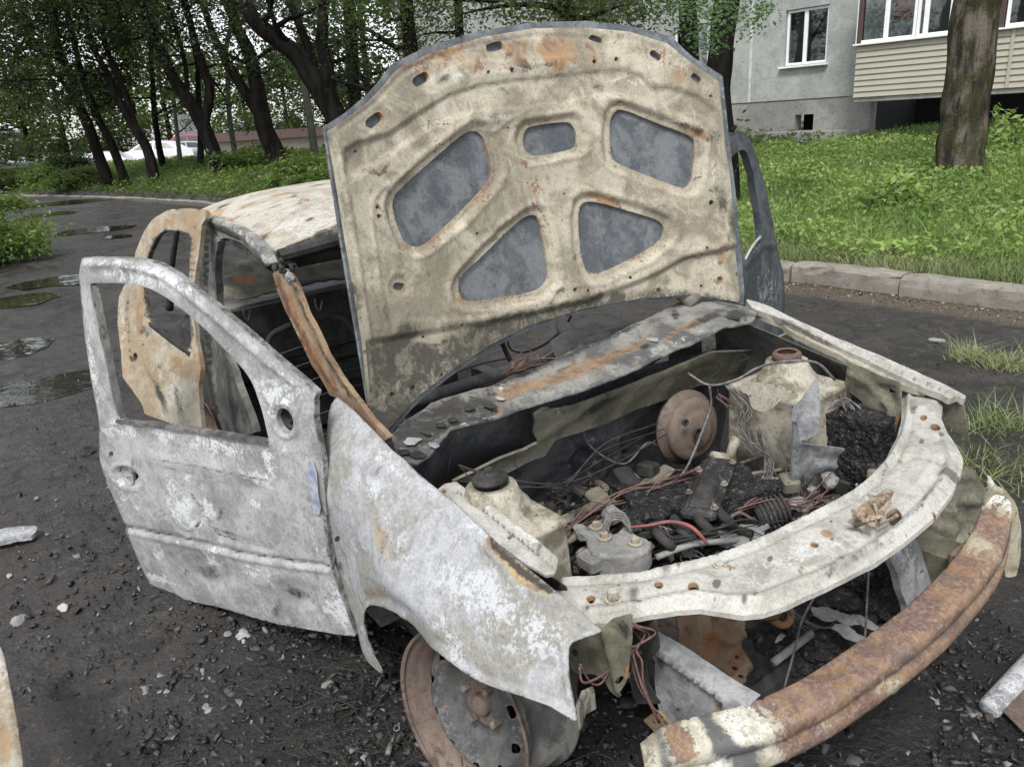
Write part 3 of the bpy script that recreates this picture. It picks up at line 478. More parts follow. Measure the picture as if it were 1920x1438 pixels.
# second beam below the cowl
SB = E1([(430,1020),(560,960),(700,890),(850,845),(920,800),(900,760),(910,700),(900,650),(960,610),(1060,615),(1125,605),(1160,590),(1250,555),(1400,500),(1600,420),(1750,360),(1900,300)])+E2([(560,310),(640,280),(700,240),(750,222),(690,280),(640,320),(600,370),(560,420),(480,450),(380,475),(300,485),(200,520),(60,580),(0,600)])+E1([(1500,610),(1300,700),(1150,750),(1020,790),(960,880),(900,900),(760,970),(640,1010),(540,1030)])
def sbF(P): return P[:, 0]-(-.30-.5*(.70+.04*P[:, 1]-P[:, 2]))
sheet('bulkhead_beam', SB, sbF, (slot(1042,765,16,4,-8),), 8, .01, M['olive'], CAR, [('l', E1([(430,1010),(700,880),(920,790),(1020,740),(1200,600),(1500,480),(1900,330)]), 5, .01), ('o', 6, .004)], [('r','e',1180,700,40,8,-20,.6), ('a','e',960,880,60,14,-25,.5), ('a','e',1040,770,30,14,0,.5), ('a','e',1330,690,80,10,-20,.4), ('a','e',1400,670,26,12,-10,.6), ('s','e',1120,760,70,20,-35,.4), ('s','e',1380,700,60,10,-20,.35), ('r','e',1280,690,60,9,-20,.3)], dent=.002)
# bulkhead (firewall) with its pressed shapes
FWO = E1([(900,830),(1020,800),(1150,760),(1300,700),(1500,610),(1700,540)])+[(1240,760),(1400,700),(1460,660),(1500,640),(1530,760),(1400,900),(1300,900),(1240,880)]+E1([(1640,950),(1500,1000),(1250,1130),(1030,1230),(1000,1250)])+[(1030,1040),(1000,960),(960,900),(860,905),(790,880),(800,850),(860,815),(960,790),(1010,790)]
FWO = [(760,850),(850,800),(1000,745),(1200,690),(1400,640),(1520,620),(1560,760),(1450,900),(1330,960),(1180,1000),(1040,1070),(1000,1000),(960,930),(850,950),(780,910)]
o1 = E1([(1130,860),(1200,840),(1215,900),(1195,1020),(1150,1050),(1120,1000),(1115,900)]); o2 = E1([(1400,760),(1470,720),(1500,760),(1450,860),(1400,880),(1380,830)])
fr2 = lambda h, k: ('l', grow(h, k)+[grow(h, k)[0]], 4, .012)
sheet('bulkhead', FWO, lambda P: P[:, 0]+.44-.22*(P[:, 2]-.5), [chaikin(o2, 1)], 10, .003, M['panel'], CAR, [('p', o1, 3, -.02), fr2(o1, 8), fr2(o1, 18), fr2(o2, 9), ('l', E1([(1150,800),(1270,760),(1300,860),(1290,960),(1230,1060)]), 6, .014), ('l', E1([(1340,780),(1330,860),(1350,930)]), 6, .012)],
      [('s','e',900,880,120,50,-20,.8), ('r','e',1200,935,110,16,-22,.5), ('a','l',grow(o1,9)+[grow(o1,9)[0]],4,.7), ('a','l',grow(o2,10)+[grow(o2,10)[0]],4,.7), ('a','l',E1([(1150,800),(1270,760),(1300,860),(1290,960),(1230,1060)]),5,.6), ('a','l',E1([(1340,780),(1330,860),(1350,930)]),5,.6), ('a','e',1120,840,80,70,0,.2), ('s','e',1080,870,14,34,0,.3), ('r','e',1330,900,60,20,-20,.4)], dent=.0015)  # ash-channel outlines are painted edge highlights bringing out the pressed shapes
sheet('lower_bulkhead_lip', E1([(1000,1250),(1250,1130),(1500,1030),(1640,930),(1700,960),(1600,1060),(1400,1130),(1200,1210),(1010,1290)])+[], lambda P: P[:, 2]-(.47+.1*(P[:, 0]+.3)), (), 9, .004, M['olive'], CAR, (), [('r','e',1190,920,60,12,-25,.6), ('s','e',1080,960,40,20,0,.4)])
# ---------------- strut towers
def rr(c, hx, hy, r, z, n=5):
    o = []
    for sx, sy, a0 in ((1,1,0),(-1,1,90),(-1,-1,180),(1,-1,270)):
        for k in range(n):
            a = math.radians(a0+90*k/(n-1)); o.append(np.array([c[0]+sx*(hx-r)+r*math.cos(a), c[1]+sy*(hy-r)+r*math.sin(a), z]))
    return o
cR = at(918, 893, z=.795); cL = at(1475, 660, z=.815)
def tower(name, c, mat, st, side):
    t = empty(name, (0, 0, 0), None, None); t.parent = CAR
    x, y, z = c; secs = []
    for zz, hx, hy, r, dx, dy in ((-.40,.165,.135,.012,-.0,.03*side),(-.30,.158,.13,.012,0,.02*side),(-.17,.15,.125,.014,0,.012*side),(-.128,.147,.122,.016,0,.006*side),(-.122,.150,.125,.016,0,.006*side),(-.112,.150,.125,.018,0,.006*side),(-.106,.140,.115,.02,0,.004*side),(-.096,.112,.10,.05,0,0),(-.088,.090,.085,.06,0,0)):
        secs.append(rr((x+dx, y+dy), hx, hy, r, z+zz))
    m_ = MB(); m_.loft(secs); m_.build('tower_body', M['tower'], t, True, stain=st)
    m_ = MB(); m_.lathe([(.096,-.092),(.092,-.078),(.080,-.066),(.070,-.045),(.064,-.026),(.040,-.022),(.038,-.035),(.030,-.05),(.001,-.05)], c, (0,0,1), 32); m_.build('tower_dome', M['tower'], t, True, stain=(.02,-.05,.18))
    for k in range(3): a = k*2.1+.6; q_ = np.array([x+.115*math.cos(a), y+.10*math.sin(a), z-.106]); MB().lathe([(.012,0),(.012,.004),(.008,.005),(.008,.014),(.0001,.014)], q_, (0,0,1), 6).build('bolt', M['hub'], t)
    return t
t1 = tower('strut_tower', cR, 'cream', (.02, 0, .05), -1); t1['label'] = 'pale strut tower beside the right wing, topped with a dark cap'
MB().lathe([(.001,.012),(.018,.013),(.022,.004),(.040,.002),(.046,-.004),(.046,-.009),(.038,-.012),(.018,-.010),(.016,-.03),(.02,-.05)], cR, (0,0,1), 28).build('strut_cap', M['dark'], t1, True, stain=(0,0,.25))
b_ = MB(); b_.lathe([(.012,.012),(.012,.022),(.001,.022)], cR, (0,0,1), 6); b_.build('strut_nut', M['dark'], t1)
t2 = tower('strut_tower', cL, 'cream', (.0, 0, .15), 1); t2['label'] = 'pale strut tower beside the left wing with a bracket and rusty ring'
MB().lathe([(.030,.0),(.036,.004),(.045,-.004),(.045,-.02),(.034,-.03),(.024,-.012),(.001,-.012)], cL, (0,0,1), 28).build('strut_ring', M['hub'], t2, True, stain=(.5,0,.1))
# bracket plates on the left tower
m_ = MB(); a = at(1395, 728, y=.43); b = at(1490, 745, y=.42)
def ribbon(name, pts, wv, th, mat, parent=CAR, stain=None):
    mm = MB(); wv = np.array(wv, float); tv = np.array(th, float)
    mm.loft([[p, p+wv, p+wv+tv, p+tv] for p in np.array(pts)]); return mm.build(name, M[mat], parent, stain=stain)
sheet('tower_bracket', E2([(500,480),(560,470),(700,485),(790,525),(785,555),(700,560),(660,600),(610,620),(560,600),(540,530),(505,520)]), lambda P: P[:, 0]-(at(1475,660,z=.815)[0]+.175), (circ(1405,730,2,2,0),), 7, .004, M['cream'], t2, (), [('r','e',1420,745,40,5,10,.4), ('a','e',1430,730,50,10,0,.4)])
sheet('tower_bracket', E2([(870,460),(890,455),(898,600),(895,720),(830,760),(790,760),(760,660),(760,600),(800,560)]), lambda P: P[:, 1]-(.36+.4*(P[:, 0]-.1)), (), 8, .003, M['greymetal'], t2, (), [('a','e',1520,780,14,50,0,.3), ('s','e',1510,810,20,12,0,.4)])
# ---------------- brake booster
bc = at(1302, 805, x=-.22); bax = np.array([1., -.05, .08])
BB = empty('brake_booster', (0, 0, 0), None, None); BB.parent = CAR
MB().lathe([(r*1.1, z) for r, z in [(.001,.022),(.045,.024),(.060,.020),(.066,.014),(.078,.016),(.098,.004),(.104,-.010),(.101,-.016),(.110,-.022),(.112,-.034),(.120,-.038),(.120,-.046),(.112,-.05),(.100,-.075),(.06,-.10),(.001,-.10)]], bc, bax, 44).build('booster_shell', M['hub'], BB, True, stain=(.25,.0,.12))
for u, v, r in ((1284,792,.009),(1308,812,.014)):
    MB().lathe([(r*1.4,.0),(r*1.4,.006),(r,.007),(r,-.006),(.0001,-.006)], at(u, v, x=-.20+.022), bax, 14).build('booster_port', M['dark'], BB, True)
m_ = MB(); a = at(1345,862,x=-.05); b = at(1378,830,x=-.05); m_.tube([at(1335,858,x=-.06), at(1372,866,x=-.04)], [.022,.026], 10); m_.tube([at(1368,862,x=-.04), at(1374,838,x=-.04), at(1382,822,x=-.04)], [.017,.016,.02], 9); m_.tube([at(1322,870,x=-.05), at(1340,858,x=-.05)], .006)
m_.build('master_cylinder', M['cream'], CAR, True, stain=(.25,.1,.2))
# ---------------- battery tray, charred battery and other lumps of the engine bay
sheet('battery_tray', E2([(760,655),(790,690),(800,770),(1015,795),(1028,870),(1020,920),(1085,960),(1080,975),(940,985),(915,1010),(900,1055),(760,1050),(758,900),(762,760)]), lambda P: P[:, 0]-(.22+.2*(P[:, 2]-.5)), [slot(1532,857,4,2.5,25), slot(1510,915,5,6,0)], 7, .006, M['greymetal'], CAR,
      [('l', E2([(770,660),(775,1040)]), 4, .01), ('l', E2([(880,812),(1000,815)]), 5, .01), ('l', E2([(890,885),(1000,890)]), 5, .01), ('l', E2([(800,775),(1020,800)]), 4, .012), ('l', E2([(820,930),(1010,940)]), 4, -.008)], [('s','p',E2([(760,930),(1090,920),(1090,1060),(760,1060)]),9,.4), ('r','e',1500,920,20,12,0,.4), ('r','e',1495,860,10,5,0,.4), ('a','e',1540,855,60,22,0,.25)])
lump('charred_battery', at(1600, 832, z=.52), (.14, .10, .13), M['char'], CAR, 5, .16, 9, 1, flat=1)
lump('melted_relay_box', at(1560, 768, z=.58), (.10, .05, .02), M['char'], CAR, 4, .3, 12, 4)
sheet('air_duct_plate', E2([(1000,505),(1040,515),(1130,575),(1190,640),(1175,720),(1100,700),(1000,640),(930,600)]), lambda P: P[:, 0]-.05-.3*(P[:, 2]-.6)+.2*(P[:, 1]-.6), (), 9, .004, M['alu'], CAR)
lump('engine_block', at(1300, 945, z=.47), (.10, .19, .055), M['char'], CAR, 5, .26, 8, 2, R=[[.92,.38,0],[-.38,.92,0],[0,0,1]], flat=1)
lump('charred_engine_cover', at(1210, 975, z=.50), (.055, .08, .035), M['char'], CAR, 5, .5, 13, 6)
lump('charred_manifold', at(1420, 985, z=.40), (.10, .13, .05), M['char'], CAR, 4, .4, 11, 3)
lump('charred_manifold', at(1390, 1040, z=.38), (.12, .10, .05), M['char'], CAR, 4, .4, 12, 5)
for i, (u, v, z, s_) in enumerate(((1440,975,.44,.035),(1370,1010,.44,.04),(1480,940,.42,.03),(1405,1000,.45,.03),(1100,1045,.46,.03),(1470,1000,.40,.04))): lump('engine_fragment', at(u, v, z=z), (s_*1.3, s_, s_*.6), M['alu'], CAR, 3, .45, 16, 10+i)
# engine mount with bolts
EM = empty('engine_mount', (0, 0, 0), None, None); EM.parent = CAR
m_ = MB(); zc = .52; pl = chaikin(E1([(1200,1290),(1260,1250),(1310,1290),(1360,1330),(1420,1260),(1480,1330),(1560,1350),(1560,1400),(1500,1440),(1350,1450),(1240,1440),(1195,1380)]), 1)
top = [at(u, v, z=zc) for u, v in pl]; m_.loft([[p-np.array([0,0,.06]) for p in top], [p-np.array([0,0,.006]) for p in top], [np.mean(top, 0)+(p-np.mean(top, 0))*.93 for p in top]]); m_.build('mount_casting', M['alu'], EM, False, bev=.004)
for u, v in E1([(1255,1285),(1300,1345),(1475,1375)]):
    c = at(u, v, z=zc+.002); MB().lathe([(.020,0),(.020,.004),(.012,.005)], c, (0,0,1), 14).lathe([(.011,.004),(.011,.016),(.0001,.016)], c, (0,0,1), 6).build('bolt', M['cream'], EM, stain=(.3,0,.1))
m_ = MB(); m_.box(at(1108,1052,z=.49), (.035,.025,.02), bev=.006); m_.build('mount_block', M['alu'], EM, stain=(.3,0,0))
m_ = MB()
for k in range(4): m_.tube(spline([at(1128+k*3,1000+k*2,z=.52), at(1140+k*2,965+k*4,z=.56), at(1165,960+k*5,z=.56), at(1178-k,975+k*4,z=.54), at(1185,1000,z=.52)], 6), .0035)
m_.build('burnt_hose_wires', M['wiregrey'], CAR, True)
# ---------------- under the cross member: radiator opening
sheet('engine_bracket', B5([(690,430),(900,440),(1110,490),(1100,600),(1080,700),(1160,820),(1185,880),(1130,950),(1060,930),(1000,860),(900,800),(800,740),(700,680),(690,560)]), lambda P: P[:, 0]-(.34+.25*(.6-P[:, 2])), [slot(1382,1232,4,4,0), slot(1378,1253,7,4,10), slot(1390,1268,6,3,20)], 6, .006, M['rust'], CAR,
      [('l', B5([(850,470),(880,600),(1000,680),(1100,620)]), 5, .014), ('l', B5([(1050,700),(980,800),(1020,850)]), 6, .01), ('p', B5([(890,520),(960,520),(960,600),(890,600)]), 6, -.012), ('p', B5([(990,540),(1080,520),(1080,590),(1000,600)]), 5, -.012)], [('s','e',1290,1180,20,40,0,.25), ('r','e',1330,1210,20,40,0,.6), ('r','e',1380,1230,20,40,0,.4), ('a','e',1385,1250,20,30,0,.2)], dent=.006)
ec = at(1465, 1152, x=.44); MB().lathe([(.020,-.01),(.032,-.012),(.036,0),(.032,.012),(.020,.010),(.016,.0)], ec, (.7,-.3,.55), 22, closed=True).build('tow_eye', M['rust'], CAR, True, stain=(.5,0,.0))
m_ = MB(); m_.tube([at(1425,1140,x=.42), at(1455,1150,x=.44)], [.03,.02], 8); m_.build('tow_eye_arm', M['rust'], CAR, True, stain=(.5,0,.1))
pc = at(1425, 1230, x=.36); MB().lathe([(.02,.02),(.05,.02),(.056,.012),(.050,.006),(.056,0),(.050,-.006),(.056,-.012),(.05,-.02)], pc, (.45,-.85,.1), 30).build('belt_pulley', M['hub'], CAR, True)
MB().tube([at(1450,1242,x=.50), at(1522,1187,x=.50)], .010, 10).build('coolant_pipe', M['alu'], CAR, True)
MB().tube([at(1450,1215,x=.40), at(1470,1196,x=.4)], .016, 10).build('hose_stub', M['cream'], CAR, True)
# right chassis rail: wedge of grey steel going forward
sheet('chassis_rail', B5([(390,575),(520,670),(700,790),(900,930),(1000,1000),(1120,1075),(1060,1100),(940,1130),(700,1180),(600,1160),(570,1060),(550,900),(555,780),(460,690)]), lambda P: P[:, 1]-(-.46+.10*(P[:, 0]-.3)), (), 8, .05, M['greymetal'], CAR, [('l', B5([(390,590),(520,690),(700,815),(900,955),(990,1030),(1000,1110)]), 5, .014), ('l', B5([(930,1020),(950,1090)]), 6, -.012)],
      [('r','e',1345,1335,9,22,0,.7), ('a','e',1300,1310,50,40,30,.15), ('r','e',1200,1190,40,10,35,.35), ('s','e',1240,1240,14,30,0,.35), ('s','e',1270,1330,20,10,0,.3)])
sheet('rail_flange', B5([(680,690),(740,740),(800,790),(900,830),(980,880),(1060,930),(1055,975),(1030,1010),(960,960),(840,880),(700,790),(685,740)]), lambda P: P[:, 1]-(-.40+.12*(P[:, 0]-.3)), (), 8, .006, M['greymetal'], CAR, (), [('a','e',1330,1270,40,16,35,.3)])
sheet('rail_foot', B5([(475,1150),(560,1090),(600,1130),(650,1200),(600,1230),(550,1225)]), lambda P: P[:, 1]-(-.52+.10*(P[:, 0]-.3)), (circ(1225,1355,3,3),), 6, .008, M['rust'], CAR)
sheet('inner_wheel_arch', F6([(1400,1110),(1450,1080),(1560,1050),(1640,960),(1740,940),(1750,1080),(1740,1200),(1730,1300),(1690,1400),(1640,1360),(1600,1290),(1540,1265),(1440,1268),(1410,1240)]), lambda P: P[:, 1]-(-.64+.12*(P[:, 0]-.4)), [circ(1077,1223,7,8,0), slot(1167,1270,4,6,30)], 8, .004, M['olive'], CAR, [('l', F6([(1600,1000),(1640,1150),(1700,1350)]), 7, .014)], [('r','e',1180,1260,16,30,20,.5), ('a','e',1110,1235,30,25,0,.2), ('s','e',1170,1180,20,30,0,.4)], dent=.004)
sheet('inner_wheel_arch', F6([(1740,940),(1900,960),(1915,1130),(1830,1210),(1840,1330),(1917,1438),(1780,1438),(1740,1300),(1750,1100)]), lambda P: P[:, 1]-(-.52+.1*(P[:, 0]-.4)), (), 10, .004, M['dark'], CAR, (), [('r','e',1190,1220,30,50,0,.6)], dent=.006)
sheet('radiator_support', [(1665,1038),(1680,1022),(1700,1008),(1710,1003),(1722,1020),(1730,1045),(1738,1070),(1745,1090),(1743,1115),(1730,1140),(1712,1156),(1704,1166),(1702,1140),(1690,1108),(1682,1075),(1675,1060)], lambda P: P[:, 0]-(.60-.1*(P[:, 2]-.5)), [slot(1727,1078,3.5,9,15)], 6, .02, M['greymetal'], CAR, [('l', [(1690,1040),(1702,1080),(1714,1130)], 5, .01)], [('a','e',1705,1060,20,60,-15,.5), ('s','e',1735,1090,6,30,0,.2)])['label'] = 'blue-grey upright strut under the cross member'
sheet('headlamp_panel', B6([(470,60),(640,40),(700,90),(730,190),(720,260),(690,340),(640,440),(560,560),(520,640),(480,650),(460,560),(430,500),(380,400),(375,340),(420,250),(500,200),(540,140)]), lambda P: P[:, 0]-(.46+.25*(P[:, 1]-.5)), [slot(1729,1015,9,9,10), slot(1829,1008,5,5,0), slot(1700,1075,3,3,0)], 8, .004, M['olive'], CAR,
      [('l', B6([(560,200),(570,300),(520,420),(500,560)]), 7, .016), ('p', B6([(590,220),(700,230),(660,360),(590,380)]), 8, -.02), ('l', B6([(430,300),(540,330),(640,300)]), 7, .012)], [('a','e',1780,950,60,20,0,.3), ('s','e',1750,1100,20,40,20,.4), ('r','e',1800,1040,20,14,0,.3), ('a','e',1760,1000,40,40,0,.15)], dent=.01, dscale=12)
# ---------------- wheel: bare steel rim, steered and leaning
WH = empty('wheel', (0, 0, 0), None, None); WH.parent = CAR; WH['label'] = 'bare rusty steel rim, tyre burnt off, steered outwards'
wc = at(866, 1344, z=.21); dv = wc-CARC; dv /= np.linalg.norm(dv); rv = CARB[0]-dv*(CARB[0]@dv); rv /= np.linalg.norm(rv); uv_ = np.cross(rv, dv); uv_ *= np.sign(uv_@CARB[1])
wax = -.72*rv-.44*uv_-.54*dv; wax /= np.linalg.norm(wax); KW = 1.2
class MBW(MB):
    def lathe(s, prof, o, ax, n=40, closed=False): return MB.lathe(s, [(r*KW, z*KW) for r, z in prof], o, ax, n, closed)
wa = np.cross(wax, (0,0,1)); wa /= np.linalg.norm(wa); wb = np.cross(wa, wax)
MBW().lathe([(.186,.004),(.192,.010),(.194,.004),(.189,-.004),(.178,-.010),(.174,-.022),(.168,-.028),(.160,-.036),(.154,-.052)], wc, wax, 72).build('rim_lip', M['hub'], WH, True, stain=(.30,.12,.10))
MBW().lathe([(.178,-.010),(.176,-.024),(.166,-.034),(.158,-.052),(.154,-.075),(.168,-.082),(.170,-.105),(.178,-.110),(.178,-.146),(.190,-.150),(.192,-.158),(.184,-.160),(.170,-.150),(.165,-.12),(.150,-.07),(.156,-.045)], wc, wax, 72).build('rim_barrel', M['frame'], WH, True, stain=(.12,.0,.05))
def discz(r): return np.interp(r, [0,.03,.05,.062,.085,.105,.125,.140,.154], [-.062,-.062,-.060,-.072,-.074,-.036,-.022,-.034,-.052])
dh = [circ(.129*math.cos(a), .129*math.sin(a), .014, .010, math.degrees(a)+90, 14) for a in np.arange(10)*2*math.pi/10+.2]
V2, T2 = fill(circ(0,0,.155,.155,0,72), dh+[circ(0,0,.026,.026,0,16)], .008)
P3 = wc+KW*(V2[:, :1]*wa+V2[:, 1:]*wb+discz(np.hypot(V2[:, 0], V2[:, 1]))[:, None]*wax)
g = np.cross(P3[T2[:, 1]]-P3[T2[:, 0]], P3[T2[:, 2]]-P3[T2[:, 0]])@wax; T2[g < 0] = T2[g < 0][:, ::-1]
rr_ = np.hypot(V2[:, 0], V2[:, 1]); S_ = np.zeros((len(V2), 3)); S_[:, 0] = .25*(rr_ > .1)+.35*(rr_ < .05); S_[:, 2] = .3*(rr_ > .1)
shell('rim_disc', P3, T2, np.tile(wax, (len(P3), 1)), .004, burnt('rim_disc_metal', (.045, .048, .053), (.10, .098, .094), ash=(.25, .24, .22), base_ash=-.16, base_soot=.08, rust=(.26,.15,.09), rust2=(.16,.09,.06), speck=.4), WH, S_)
m_ = MBW(); m_.lathe([(.024,-.07),(.024,-.050),(.019,-.044),(.008,-.040),(.001,-.040)], wc, wax, 20); m_.build('hub_cap', M['hub'], WH, True, stain=(.3,0,0))
for k in range(4):
    a = k*math.pi/2+.5; c = wc+KW*(wa*.050*math.cos(a)+wb*.050*math.sin(a))
    MBW().lathe([(.0095,-.066),(.009,-.046),(.006,-.043),(.0001,-.043)], c, wax, 6).build('wheel_bolt', M['hub'], WH, stain=(.1,0,.2))
MBW().lathe([(.10,-.075),(.10,-.115),(.04,-.13),(.001,-.13)], wc, wax, 30).build('brake_drum', M['dark'], WH, True)
m_ = MB(); m_.tube([wc-wax*.10, wc-wax*.30+np.array([0,0,.04])], .035, 10); m_.tube([wc-wax*.16, np.array([cR[0], cR[1]-.0, .55])], .028, 10); m_.build('axle_and_strut', M['dark'], CAR, True)
for (x, y, nm) in ((0.02,.70,0),(-2.68,.68,0),(-2.68,-.70,0)):
    wl = MB().lathe([(.186,.004),(.192,.010),(.194,.004),(.178,-.010),(.160,-.036),(.157,-.075),(.168,-.115),(.190,-.150),(.192,-.158),(.165,-.12),(.150,-.07),(.10,-.03),(.03,-.045),(.001,-.045)], (x, y, .195), (0, 1 if y > 0 else -1, 0), 48).build('far_wheel', M['hub'], CAR, True, stain=(.4,0,0))
# ---------------- bumper beam, bowed and rusty, dropped at the front
top = [(1200,1396),(1240,1366),(1300,1347),(1400,1322),(1500,1277),(1600,1212),(1700,1139),(1765,1075),(1815,1010),(1838,960),(1846,925)]
xs = [.575,.60,.625,.66,.69,.715,.725,.715,.70,.69,.68]
tp = spline([at(u, v, x=x) for (u, v), x in zip(top, xs)], 14)
BP = []; A_ = []
secn = [(0,.004),(.004,.008),(.012,.004),(.030,.006),(.056,.003),(.064,-.002),(.068,-.010),(.070,-.030),(.062,-.038),(.061,-.050),(.069,-.058),(.070,-.080),(.066,-.092),(.058,-.097),(.0,-.097),(.0,-.093),(.056,-.093),(.062,-.088),(.066,-.078),(.065,-.060),(.057,-.052),(.058,-.036),(.066,-.028),(.064,-.012),(.060,-.006),(.03,.002),(.012,.0),(0,0)]
secs = []
for i, p in enumerate(tp):
    t = tp[min(i+1, len(tp)-1)]-tp[max(i-1, 0)]; t[2] *= .3; t /= np.linalg.norm(t); o = np.cross(t, (0,0,1)); o /= np.linalg.norm(o)
    if o[0] < 0: o = -o
    f = i/(len(tp)-1); sc = 1-.25*max(0, (f-.8)/.2)+0; sc *= (.86+.14*min(1, i/6))
    up = np.array([0,0,1.]); dn = .004*noise.noise(Vector(p)*11); secs.append([p+o*(a*sc*1.15+dn)+up*(b*sc*1.0+dn) for a, b in secn])
for p_ in (.19, .33, .52, .71, .9):
    i_ = int(p_*len(tp)); secs[i_] = [q-np.array([0,0,.005]) for q in secs[i_]]
S_seed = 3
m_ = MB(); m_.loft(secs); bo = mesh('bumper_beam', m_.V, m_.F, M['beam'], CAR, True)
vv = np.array(m_.V); fr_ = np.repeat(np.arange(len(tp))/(len(tp)-1), len(secn))
def band(c, wd, v): return v*np.exp(-((fr_-c)/wd)**2)
hh = np.tile([b for a, b in secn], len(tp)); topm = (hh > -.02)
S_ = np.zeros((len(vv), 3)); S_[:, 0] = band(.62,.12,.62)+band(.86,.05,.6)+band(.13,.04,.8)*topm+band(.40,.08,.6)*topm+band(.44,.05,.35)+band(.36,.045,.7)*~topm+band(.71,.05,.6)+.20*(fr_ > .3)+.04; S_[:, 1] = band(.08,.03,.5)*topm+band(.22,.02,.6)*topm+band(.27,.03,.45)*~topm+band(.03,.02,.3); S_[:, 2] = band(.05,.08,.6)+band(.25,.08,.5)+band(.76,.03,.4)+band(.98,.05,.5); S_[:, 0] -= band(.25,.07,.3)*~topm; S_[:, 0] += .35*np.array([noise.noise(Vector(q)*9) for q in vv]); S_[:, 1] += .40*np.array([noise.noise(Vector(q)*13+Vector((5, 2, 1))) for q in vv]); S_[:, 2] += .35*np.array([noise.noise(Vector(q)*7+Vector((1, 9, 3))) for q in vv])
at_ = bo.data.attributes.new('stain', 'FLOAT_COLOR', 'POINT'); A4 = np.ones((len(vv), 4)); A4[:, :3] = S_; at_.data.foreach_set('color', A4.ravel()); bo['label'] = 'long bowed bumper beam, white at one end and brown with rust'
e0 = tp[-1]; sheet('beam_tip', [(1846,940),(1849,915),(1853,890),(1862,908),(1885,918),(1903,940),(1912,985),(1913,1030),(1905,1080),(1890,1085),(1870,1010),(1850,990)], lambda P: P[:, 0]-(.70+.12*(P[:, 1]-.5)), (circ(1877,938,3,3),), 6, .004, M['beam'], CAR, [('l', [(1870,920),(1895,980),(1900,1060)], 7, .012)], [('a','e',1856,905,10,18,0,.6), ('r','e',1880,960,40,50,0,.35)], dent=.005)
# ---------------- cabin: roof, pillars, rear bulkhead, floor
gx = np.linspace(0, 1, 40); gy = np.linspace(-1, 1, 36); V = []; 
for a in gx:
    for b in gy:
        x = -1.17-1.75*a+.0-.10*(b*b)*(1-a)*1; hw = .645-.04*a; y = b*hw
        z = 1.325+.115*math.sin(min(1, a*1.35+.12)*math.pi/2)**1.2-.05*max(0, (a-.75)/.25)**2-.075*abs(b)**3.2-.022*b*b
        z += .006*noise.noise(Vector((x*4, y*4, 0)))-.004*math.exp(-((a-.035)/.02)**2)
        V.append((x, y, z))
V = np.array(V); ny = len(gy); T = []
for i in range(len(gx)-1):
    for j in range(ny-1): q = i*ny+j; T += [(q, q+1, q+ny+1), (q, q+ny+1, q+ny)]
T = np.array(T); g = np.cross(V[T[:, 1]]-V[T[:, 0]], V[T[:, 2]]-V[T[:, 0]])[:, 2]; T[g < 0] = T[g < 0][:, ::-1]
ag = np.repeat(gx, ny); bgm = np.tile(gy, len(gx)); S_ = np.zeros((len(V), 3)); S_[:, 0] = .5*(ag > .9)+.45*(bgm < -.86)*(ag > .3); S_[:, 2] = .35*(ag < .3)*(np.abs(bgm) < .8); S_[:, 1] = .4*((bgm < -.93) & (ag < .3))+.4*(ag < .02)
S_[:, 0] += np.array([max(0, noise.noise(Vector((q[0]*9, q[1]*9, 3)))-.15)*1.6 for q in V]); S_[:, 1] += np.array([max(0, noise.noise(Vector((q[0]*14, q[1]*14, 8)))-.2)*1.3 for q in V])
shell('roof', V, T, np.tile((0,0,1.), (len(V), 1)), .012, M['roof'], CAR, S_)['label'] = 'cream scorched roof panel behind the bonnet'
def pipe(name, pts, r, mat, n=8, sm=True, stain=None, flat=1., k=6, parent=CAR):
    P = spline(pts, k) if len(pts) > 2 else np.array(pts, float); m_ = MB(); m_.tube(P, np.interp(np.linspace(0, 1, len(P)), np.linspace(0, 1, len(np.atleast_1d(r))), np.atleast_1d(r)), n); return m_.build(name, M[mat], parent, sm, stain=stain)
# right A pillar (rusty), windscreen corner debris
pa = [at(510,498,y=-.655), at(545,555,y=-.66), at(600,650,y=-.67), at(640,722,y=-.68), at(665,765,y=-.69), at(700,800,y=-.69)]
sheet('windscreen_pillar', D4([(1172,515),(1230,490),(1285,540),(1312,610),(1360,735),(1420,855),(1480,975),(1540,1085),(1620,1195),(1690,1285),(1735,1340),(1830,1440),(1790,1470),(1700,1400),(1620,1310),(1530,1215),(1490,1205),(1450,1125),(1390,1020),(1320,880),(1250,740),(1200,620)]), lambda P: P[:, 1]-(-.655-.045*(1.27-P[:, 2])/.4), (), 5, .016, M['rust'], CAR, [('l', D4([(1210,540),(1290,720),(1400,950),(1520,1160)]), 4, .008), ('l', D4([(1260,560),(1340,740),(1440,950),(1580,1190)]), 3, -.008), ('l', D4([(1290,600),(1400,850),(1560,1150)]), 3, .006)],
      [('r','l',D4([(1200,540),(1280,720),(1390,950),(1510,1170)]),9,.8), ('s','l',D4([(1290,580),(1350,740),(1450,950),(1600,1200)]),6,.45), ('a','l',D4([(1330,720),(1400,850),(1500,1030)]),4,.45), ('s','e',665,745,26,16,50,.3), ('a','e',640,730,22,20,50,.3)], dent=.003)['label'] = 'bent orange-rusty windscreen pillar'
pl_ = at(1330, 470, y=.66)
pipe('windscreen_pillar', [(-1.17,.60,1.30), (-.85,.66,1.10), (-.50,.72,.88)], [.03,.03,.035], 'frame', stain=(.4,.1,0))
